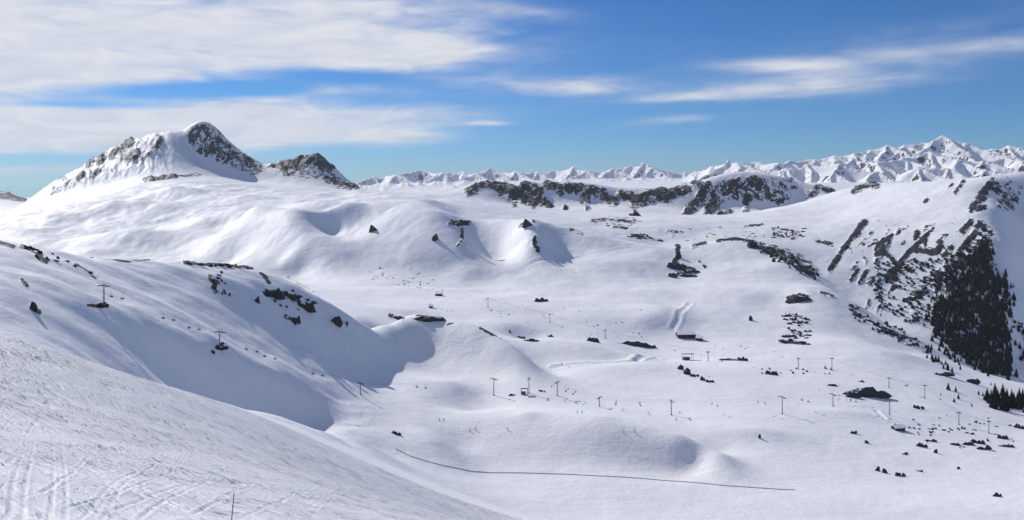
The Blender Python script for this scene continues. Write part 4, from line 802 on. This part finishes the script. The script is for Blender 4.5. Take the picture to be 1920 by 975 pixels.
lift([(195, 567, 31), (412, 654, 31), (676, 740, 21), (926, 741, 30)], [219, 316, 364, 472, 506, 596, 790], 'thin double cable of the lift up the shaded left wall', 'chair hanging on the lift line over the shaded left wall', 'chairs on the left lift line',
     ['upper grey lift pylon on the shaded left wall', 'lower grey lift pylon beside rocks on the left wall', 'short lift pylon at the bottom right of the shaded left wall', 'tall lift pylon on lit snow left of the dark lift station'])
lift([(992, 737, 27), (1045, 742, 25), (1124, 762, 16), (1259, 778, 26), (1467, 776, 31), (1562, 762, 22), (1668, 778, 28)], [1036, 1063, 1077, 1155, 1200, 1340, 1428, 1510, 1600], 'thin double cable running right from the dark lift station', 'chair hanging on the lift line across the lower valley', 'chairs on the lower valley lift line',
     ['lift pylon standing behind the dark lift station', 'lift pylon just right of the dark lift station', 'short leaning lift pylon left of the swell', 'lift pylon above the shaded end of the swell', 'tall lone lift pylon in the middle of the lower valley', 'lift pylon left below the big rounded outcrop', 'tall lift pylon beside the cut path at right'])
lift([(757, 537, 11), (788, 541, 13), (915, 577, 17), (1031, 604, 15), (1135, 634, 15), (1328, 677, 17)], [], 'hair-thin drag lift cable across the upper valley', '', '',
     ['leftmost small drag lift mast on the upper valley floor', 'second small drag lift mast from the left', 'T-shaped drag lift mast on open snow in the upper valley', 'drag lift mast between floor and dark-faced hummock', 'drag lift mast above the long rocky strip', 'drag lift mast right of the open lift shelter'], True)
lift([(1497, 692, 20), (1560, 694, 22), (1667, 727, 18), (1734, 747, 24), (1798, 796, 22), (1854, 812, 22), (1960, 830, 22)], [1700, 1830], 'hair-thin cable of the right-hand lift in the shade', 'chair hanging on the right-hand lift line', 'chairs on the right lift line',
     ['leftmost mast of the right-hand lift on stony snow', 'mast of the right-hand lift beside small conifers', 'mast of the right-hand lift above the big rounded outcrop', 'mast of the right-hand lift left of the loose trees', 'mast of the right-hand lift on lit snow below the bank', 'mast of the right-hand lift right of the disturbed snow', 'last mast of the right-hand lift beyond the edge'], True)

# ------------------------------------------------------------------ huts
def hut(px, py, wpx, hpx, dpt, label, name='hut', cat='hut', yaw=0.0, nwin=4, ymin=300, wall=None):
    p = hit(px, py, ymin); k = p.y / F; w = wpx * k; h = hpx * k; d = dpt; e = empty(name, p + Vector((0, 0, -.2)), yaw); wl = h * .62
    bm = bmesh.new(); bx(bm, (0, 0, wl / 2 - .3), (w, d, wl + .6)); g = [bm.verts.new(v) for v in ((-w / 2, -d / 2, wl), (-w / 2, d / 2, wl), (-w / 2, 0, h * .97))]; bm.faces.new(g)
    g = [bm.verts.new(v) for v in ((w / 2, -d / 2, wl), (w / 2, d / 2, wl), (w / 2, 0, h * .97))]; bm.faces.new(g); mesh_obj('wall', bm, wall or M_TIMBER, e)
    def slab(t0, t1, over, m, nm, par):
        bm = bmesh.new(); prof = [(-d / 2 - over, wl - over * (h - wl) / (d / 2)), (0, h), (d / 2 + over, wl - over * (h - wl) / (d / 2))]
        lo = [(y, z + t0) for y, z in prof]; hi = [(y, z + t1) for y, z in prof][::-1]; ring = lo + hi; A_ = [bm.verts.new((-w / 2 - over, y, z)) for y, z in ring]; B_ = [bm.verts.new((w / 2 + over, y, z)) for y, z in ring]; n_ = len(ring)
        for i in range(n_): bm.faces.new((A_[i], A_[(i + 1) % n_], B_[(i + 1) % n_], B_[i]))
        bm.faces.new(A_[::-1]); bm.faces.new(B_); bmesh.ops.recalc_face_normals(bm, faces=bm.faces[:]); return mesh_obj(nm, bm, m, par)
    rf = slab(.02, .22, .5, M_TIMBER, 'roof', e); slab(.225, .62, .42, M_SNOWCAP, 'snow_cover', rf)
    for i in range(nwin):
        x = -w / 2 + w * (i + .7) / (nwin + .4); fr_ = empty('window', (x, -d / 2 - .04, wl * .55)); fr_.parent = e
        bm = bmesh.new(); bx(bm, (0, 0, 0), (1.1, .08, 1.0)); mesh_obj('frame', bm, M_STONE, fr_); bm = bmesh.new(); bx(bm, (0, -.05, 0), (.9, .04, .8)); mesh_obj('pane', bm, M_GLASS, fr_)
    bm = bmesh.new(); bx(bm, (w * .42 - .4, -d / 2 - .05, 1.0), (.9, .1, 2.0)); mesh_obj('door', bm, M_BARK, e)
    bm = bmesh.new(); bx(bm, (-w * .2, d * .15, h + .3), (.7, .7, 1.6)); bx(bm, (-w * .2, d * .15, h + 1.15), (.9, .9, .12)); mesh_obj('chimney', bm, M_STONE, rf)
    return tag(e, label, cat)
hut(1286, 632, 34, 10, 9, 'long dark timber lodge with snowy roof in mid-valley', 'lodge', 'building', .08, 6)
hut(1311, 638, 11, 8, 5, 'small dark annex at the right end of the long lodge', nwin=1, yaw=-.3)
hut(823, 554, 13, 6, 7, 'small dark hut on the far floor left of centre', nwin=2); hut(808, 577, 7, 6, 5, 'tiny dark cabin below the small far hut', nwin=1)
hut(1684, 806, 20, 9, 5, 'low dark shed with snowy roof where the cut path ends', 'shed', 'shed', .25, 1)
def station(px, py, wpx, hpx, label, open_=True):
    p = hit(px, py, 300); k = p.y / F; w = wpx * k; h = hpx * k; e = empty('lift_station', p + Vector((0, 0, -.15)), .1); d = w * .6
    bm = bmesh.new(); bx(bm, (0, 0, h), (w, d, .3)); bx(bm, (0, -d / 2, h - .2), (w, .14, .35)); rf = mesh_obj('roof', bm, M_DARK, e)
    bm = bmesh.new(); bx(bm, (0, 0, h + .34), (w * .96, d * .95, .35)); bevel(bm, .12); mesh_obj('snow_cover', bm, M_SNOWCAP, rf)
    for sx in (-1, 1):
        for sy in (-1, 1): bm = bmesh.new(); tube(bm, (sx * w * .44, sy * d * .42, -.4), (sx * w * .44, sy * d * .42, h - .15), .16, .13, 8); mesh_obj('post', bm, M_STEEL, e)
    bm = bmesh.new(); bx(bm, (-w * .12, 0, h * .22), (w * .6, d * .6, h * .44)); bevel(bm, .06); mesh_obj('machine_housing', bm, M_DARK, e)
    bm = bmesh.new(); tube(bm, (w * .2, 0, h - .5), (w * .2, 0, h - .2), 1.5 if w > 6 else 1.0, None, 16); mesh_obj('bull_wheel', bm, M_STEEL, e)
    tag(e, label, 'lift station')
station(1289, 675, 21, 13, 'open lift shelter on posts below the long lodge'); station(983, 739, 13, 12, 'dark lift station between two pylons in the lower middle')

# ------------------------------------------------------------------ rope fence across the floor
FP = [hit(x, y, 330) for x, y in ((742, 842), (770, 856), (800, 865), (830, 873), (865, 880), (900, 885), (975, 887), (1050, 889), (1125, 893), (1200, 897), (1275, 903), (1350, 910), (1420, 915), (1490, 919))]
fe = empty('rope_fence', FP[6]); tag(fe, 'long thin dark rope fence curving across the lower valley floor', 'fence'); cur = []
for a, b in zip(FP[:-1], FP[1:]):
    n_ = max(1, int((b - a).length / 4)); cur += [a.lerp(b, k / n_) for k in range(n_)]
cur.append(FP[-1]); cur = [Vector((c.x, c.y, ground_z(c.x, c.y))) for c in cur]; vs = []; fs = []
for c in cur:
    o = c - FP[6]; vs += [o + Vector((0, -.03, -.05)), o + Vector((0, -.03, .36)), o + Vector((0, .03, .36)), o + Vector((0, .03, -.05))]
for k in range(len(cur) - 1):
    i = 4 * k; fs += [(i, i + 4, i + 5, i + 1), (i + 1, i + 5, i + 6, i + 2), (i + 2, i + 6, i + 7, i + 3)]
me = bpy.data.meshes.new('netting'); me.from_pydata([tuple(v) for v in vs], [], fs); me.materials.append(M_NET); o = bpy.data.objects.new('netting', me); COL.objects.link(o); o.parent = fe
bm = bmesh.new(); tube(bm, (0, 0, -.3), (0, 0, .95), .05, .04, 7); tube(bm, (0, 0, .95), (0, 0, 1.0), .07, .03, 7); post = bpy.data.meshes.new('post'); bm.to_mesh(post); bm.free(); post.materials.append(M_TIMBER)
for c in cur[::2]: o = bpy.data.objects.new('post', post); COL.objects.link(o); o.parent = fe; o.location = c - FP[6] + Vector((0, -.1, 0))

# ------------------------------------------------------------------ marker pole on the near slope
p = hit(433, 990, 14); hm = 66 * p.y / F; e = empty('marker_pole', p); e.rotation_euler = (0, math.radians(5), 0)
bm = bmesh.new(); tube(bm, (0, 0, -.3), (0, 0, hm * .8), .018, .016, 10); tube(bm, (0, 0, hm * .8), (0, 0, hm), .016, .012, 10); mesh_obj('shaft', bm, M_DARK, e, True)
bm = bmesh.new(); tube(bm, (0, 0, hm * .93), (0, 0, hm * .97), .021, None, 10); mesh_obj('band', bm, M_ORANGE, e, True)
tag(e, 'thin dark piste marker pole cut by the bottom edge at left', 'pole')

# ------------------------------------------------------------------ skiers
def skier_mesh():
    J = {'pel': (0, 0, .92, .15), 'chest': (0, -.10, 1.28, .17), 'neck': (0, -.13, 1.47, .07), 'head': (0, -.15, 1.60, .105), 'top': (0, -.15, 1.70, .07)}
    E = [('pel', 'chest'), ('chest', 'neck'), ('neck', 'head'), ('head', 'top')]
    for s, k in ((-1, 'l'), (1, 'r')):
        J.update({k + 'hip': (s * .10, 0, .86, .105), k + 'knee': (s * .13, -.12, .48, .075), k + 'ank': (s * .13, .0, .12, .06), k + 'toe': (s * .13, -.16, .07, .05), k + 'sho': (s * .20, -.10, 1.38, .075), k + 'elb': (s * .33, -.12, 1.12, .055), k + 'wri': (s * .33, -.36, 1.05, .045), k + 'han': (s * .32, -.43, 1.05, .045)})
        E += [('pel', k + 'hip'), (k + 'hip', k + 'knee'), (k + 'knee', k + 'ank'), (k + 'ank', k + 'toe'), ('chest', k + 'sho'), (k + 'sho', k + 'elb'), (k + 'elb', k + 'wri'), (k + 'wri', k + 'han')]
    ks = list(J); me = bpy.data.meshes.new('skier'); me.from_pydata([J[k][:3] for k in ks], [(ks.index(a), ks.index(b)) for a, b in E], []); o = bpy.data.objects.new('skier_tmp', me); COL.objects.link(o)
    o.modifiers.new('skin', 'SKIN'); sm = o.modifiers.new('sub', 'SUBSURF'); sm.levels = 1; sm.render_levels = 1
    for k, d in zip(ks, me.skin_vertices[0].data): d.radius = (J[k][3],) * 2
    me.skin_vertices[0].data[0].use_root = True
    bpy.context.view_layer.update(); res = bpy.data.meshes.new_from_object(o.evaluated_get(bpy.context.evaluated_depsgraph_get())); bpy.data.objects.remove(o); res.materials.clear(); res.materials.append(M_CLOTH); return res
SK = skier_mesh(); bm = bmesh.new(); bx(bm, (0, -.1, .02), (.08, 1.7, .025)); tube(bm, (0, -.95, .02), (0, -1.12, .10), .035, .02, 6); SKI = bpy.data.meshes.new('ski'); bm.to_mesh(SKI); bm.free(); SKI.materials.append(M_SKI)
bm = bmesh.new(); tube(bm, (0, 0, 1.08), (0, .12, .02), .014, .012, 6); tube(bm, (0, .11, .09), (0, .113, .07), .05, None, 8); STK = bpy.data.meshes.new('ski_pole'); bm.to_mesh(STK); bm.free(); STK.materials.append(M_DARK)
for x, y, lb in ((824, 789, 'left skier of the pair farthest left on the lower floor'), (832, 789, 'right skier of the pair farthest left on the lower floor'), (881, 809, 'left skier of the pair above the fence at left'), (892, 807, 'right skier of the pair above the fence at left'), (952, 807, 'lone skier right of the pair above the fence'),
                 (1082, 775, 'left skier of the pair on top of the swell'), (1091, 775, 'right skier of the pair on top of the swell'), (1170, 812, 'left skier of the pair on the right side of the swell'), (1190, 811, 'right skier of the pair on the right side of the swell'), (1268, 788, 'skier just below the pylon at the end of the swell'), (1275, 776, 'skier right beside the pylon at the end of the swell'),
                 (1587, 752, 'left skier of the pair left below the big rounded outcrop'), (1595, 753, 'right skier of the pair left below the big rounded outcrop'), (828, 581, 'leftmost skier in the row beside the tiny cabin'), (838, 583, 'middle skier in the row beside the tiny cabin'), (846, 584, 'rightmost skier in the row beside the tiny cabin')):
    p = hit(x, y, 320); e = empty('person', p + Vector((0, 0, .03)), RND.uniform(-1.2, 1.2), 1.06)
    o = bpy.data.objects.new('body', SK); COL.objects.link(o); o.parent = e
    for s in (-1, 1):
        o = bpy.data.objects.new('ski', SKI); COL.objects.link(o); o.parent = e; o.location = (s * .13, 0, 0)
        o = bpy.data.objects.new('ski_pole', STK); COL.objects.link(o); o.parent = e; o.location = (s * .33, -.40, 0)
    tag(e, lb, 'person', 'skiers on the floor')
# ------------------------------------------------------------------ thin air between here and the far ranges
hz = bpy.data.meshes.new('haze'); bm = bmesh.new(); zlo, zhi = float(ZZ.min()) - 5, float(ZZ.max()) + 12; bx(bm, (0, 7900, (zlo + zhi) / 2), (44000, 16600, zhi - zlo)); bm.to_mesh(hz); bm.free()
hm_ = bpy.data.materials.new('haze_air'); hm_.use_nodes = True; ht = hm_.node_tree; ht.nodes.clear(); pv = ht.nodes.new('ShaderNodeVolumePrincipled'); ho = ht.nodes.new('ShaderNodeOutputMaterial'); ht.links.new(pv.outputs[0], ho.inputs['Volume'])
pv.inputs['Color'].default_value = (.78, .88, 1.0, 1); pv.inputs['Density'].default_value = 3.2e-5; pv.inputs['Anisotropy'].default_value = 0.2
hz.materials.append(hm_); o = bpy.data.objects.new('haze', hz); COL.objects.link(o); tag(o, 'thin pale blue mountain haze over the whole valley', None, None, 'stuff')
# ------------------------------------------------------------------ alike things are told apart by their order across the picture
ONES = 'first second third fourth fifth sixth seventh eighth ninth tenth eleventh twelfth thirteenth fourteenth fifteenth sixteenth seventeenth eighteenth nineteenth'.split()
def ordinal(k):
    if k < 20: return ONES[k - 1]
    t_, u_ = divmod(k, 10); return {2: 'twentieth', 3: 'thirtieth', 4: 'fortieth', 5: 'fiftieth'}[t_] if u_ == 0 else {2: 'twenty', 3: 'thirty', 4: 'forty', 5: 'fifty'}[t_] + '-' + ONES[u_ - 1]
by = {}
for o in COL.objects:
    if o.parent is None and o.get('label') and o.get('category'): by.setdefault(o['label'], []).append(o)
for lb, os_ in by.items():
    if 2 <= len(os_) <= 55:
        for k, o in enumerate(sorted(os_, key=lambda q: q.location.x / max(q.location.y, 1))): o['label'] = lb + ', ' + ordinal(k + 1) + ' from the left'
print('done', round(time.time() - T0, 1))
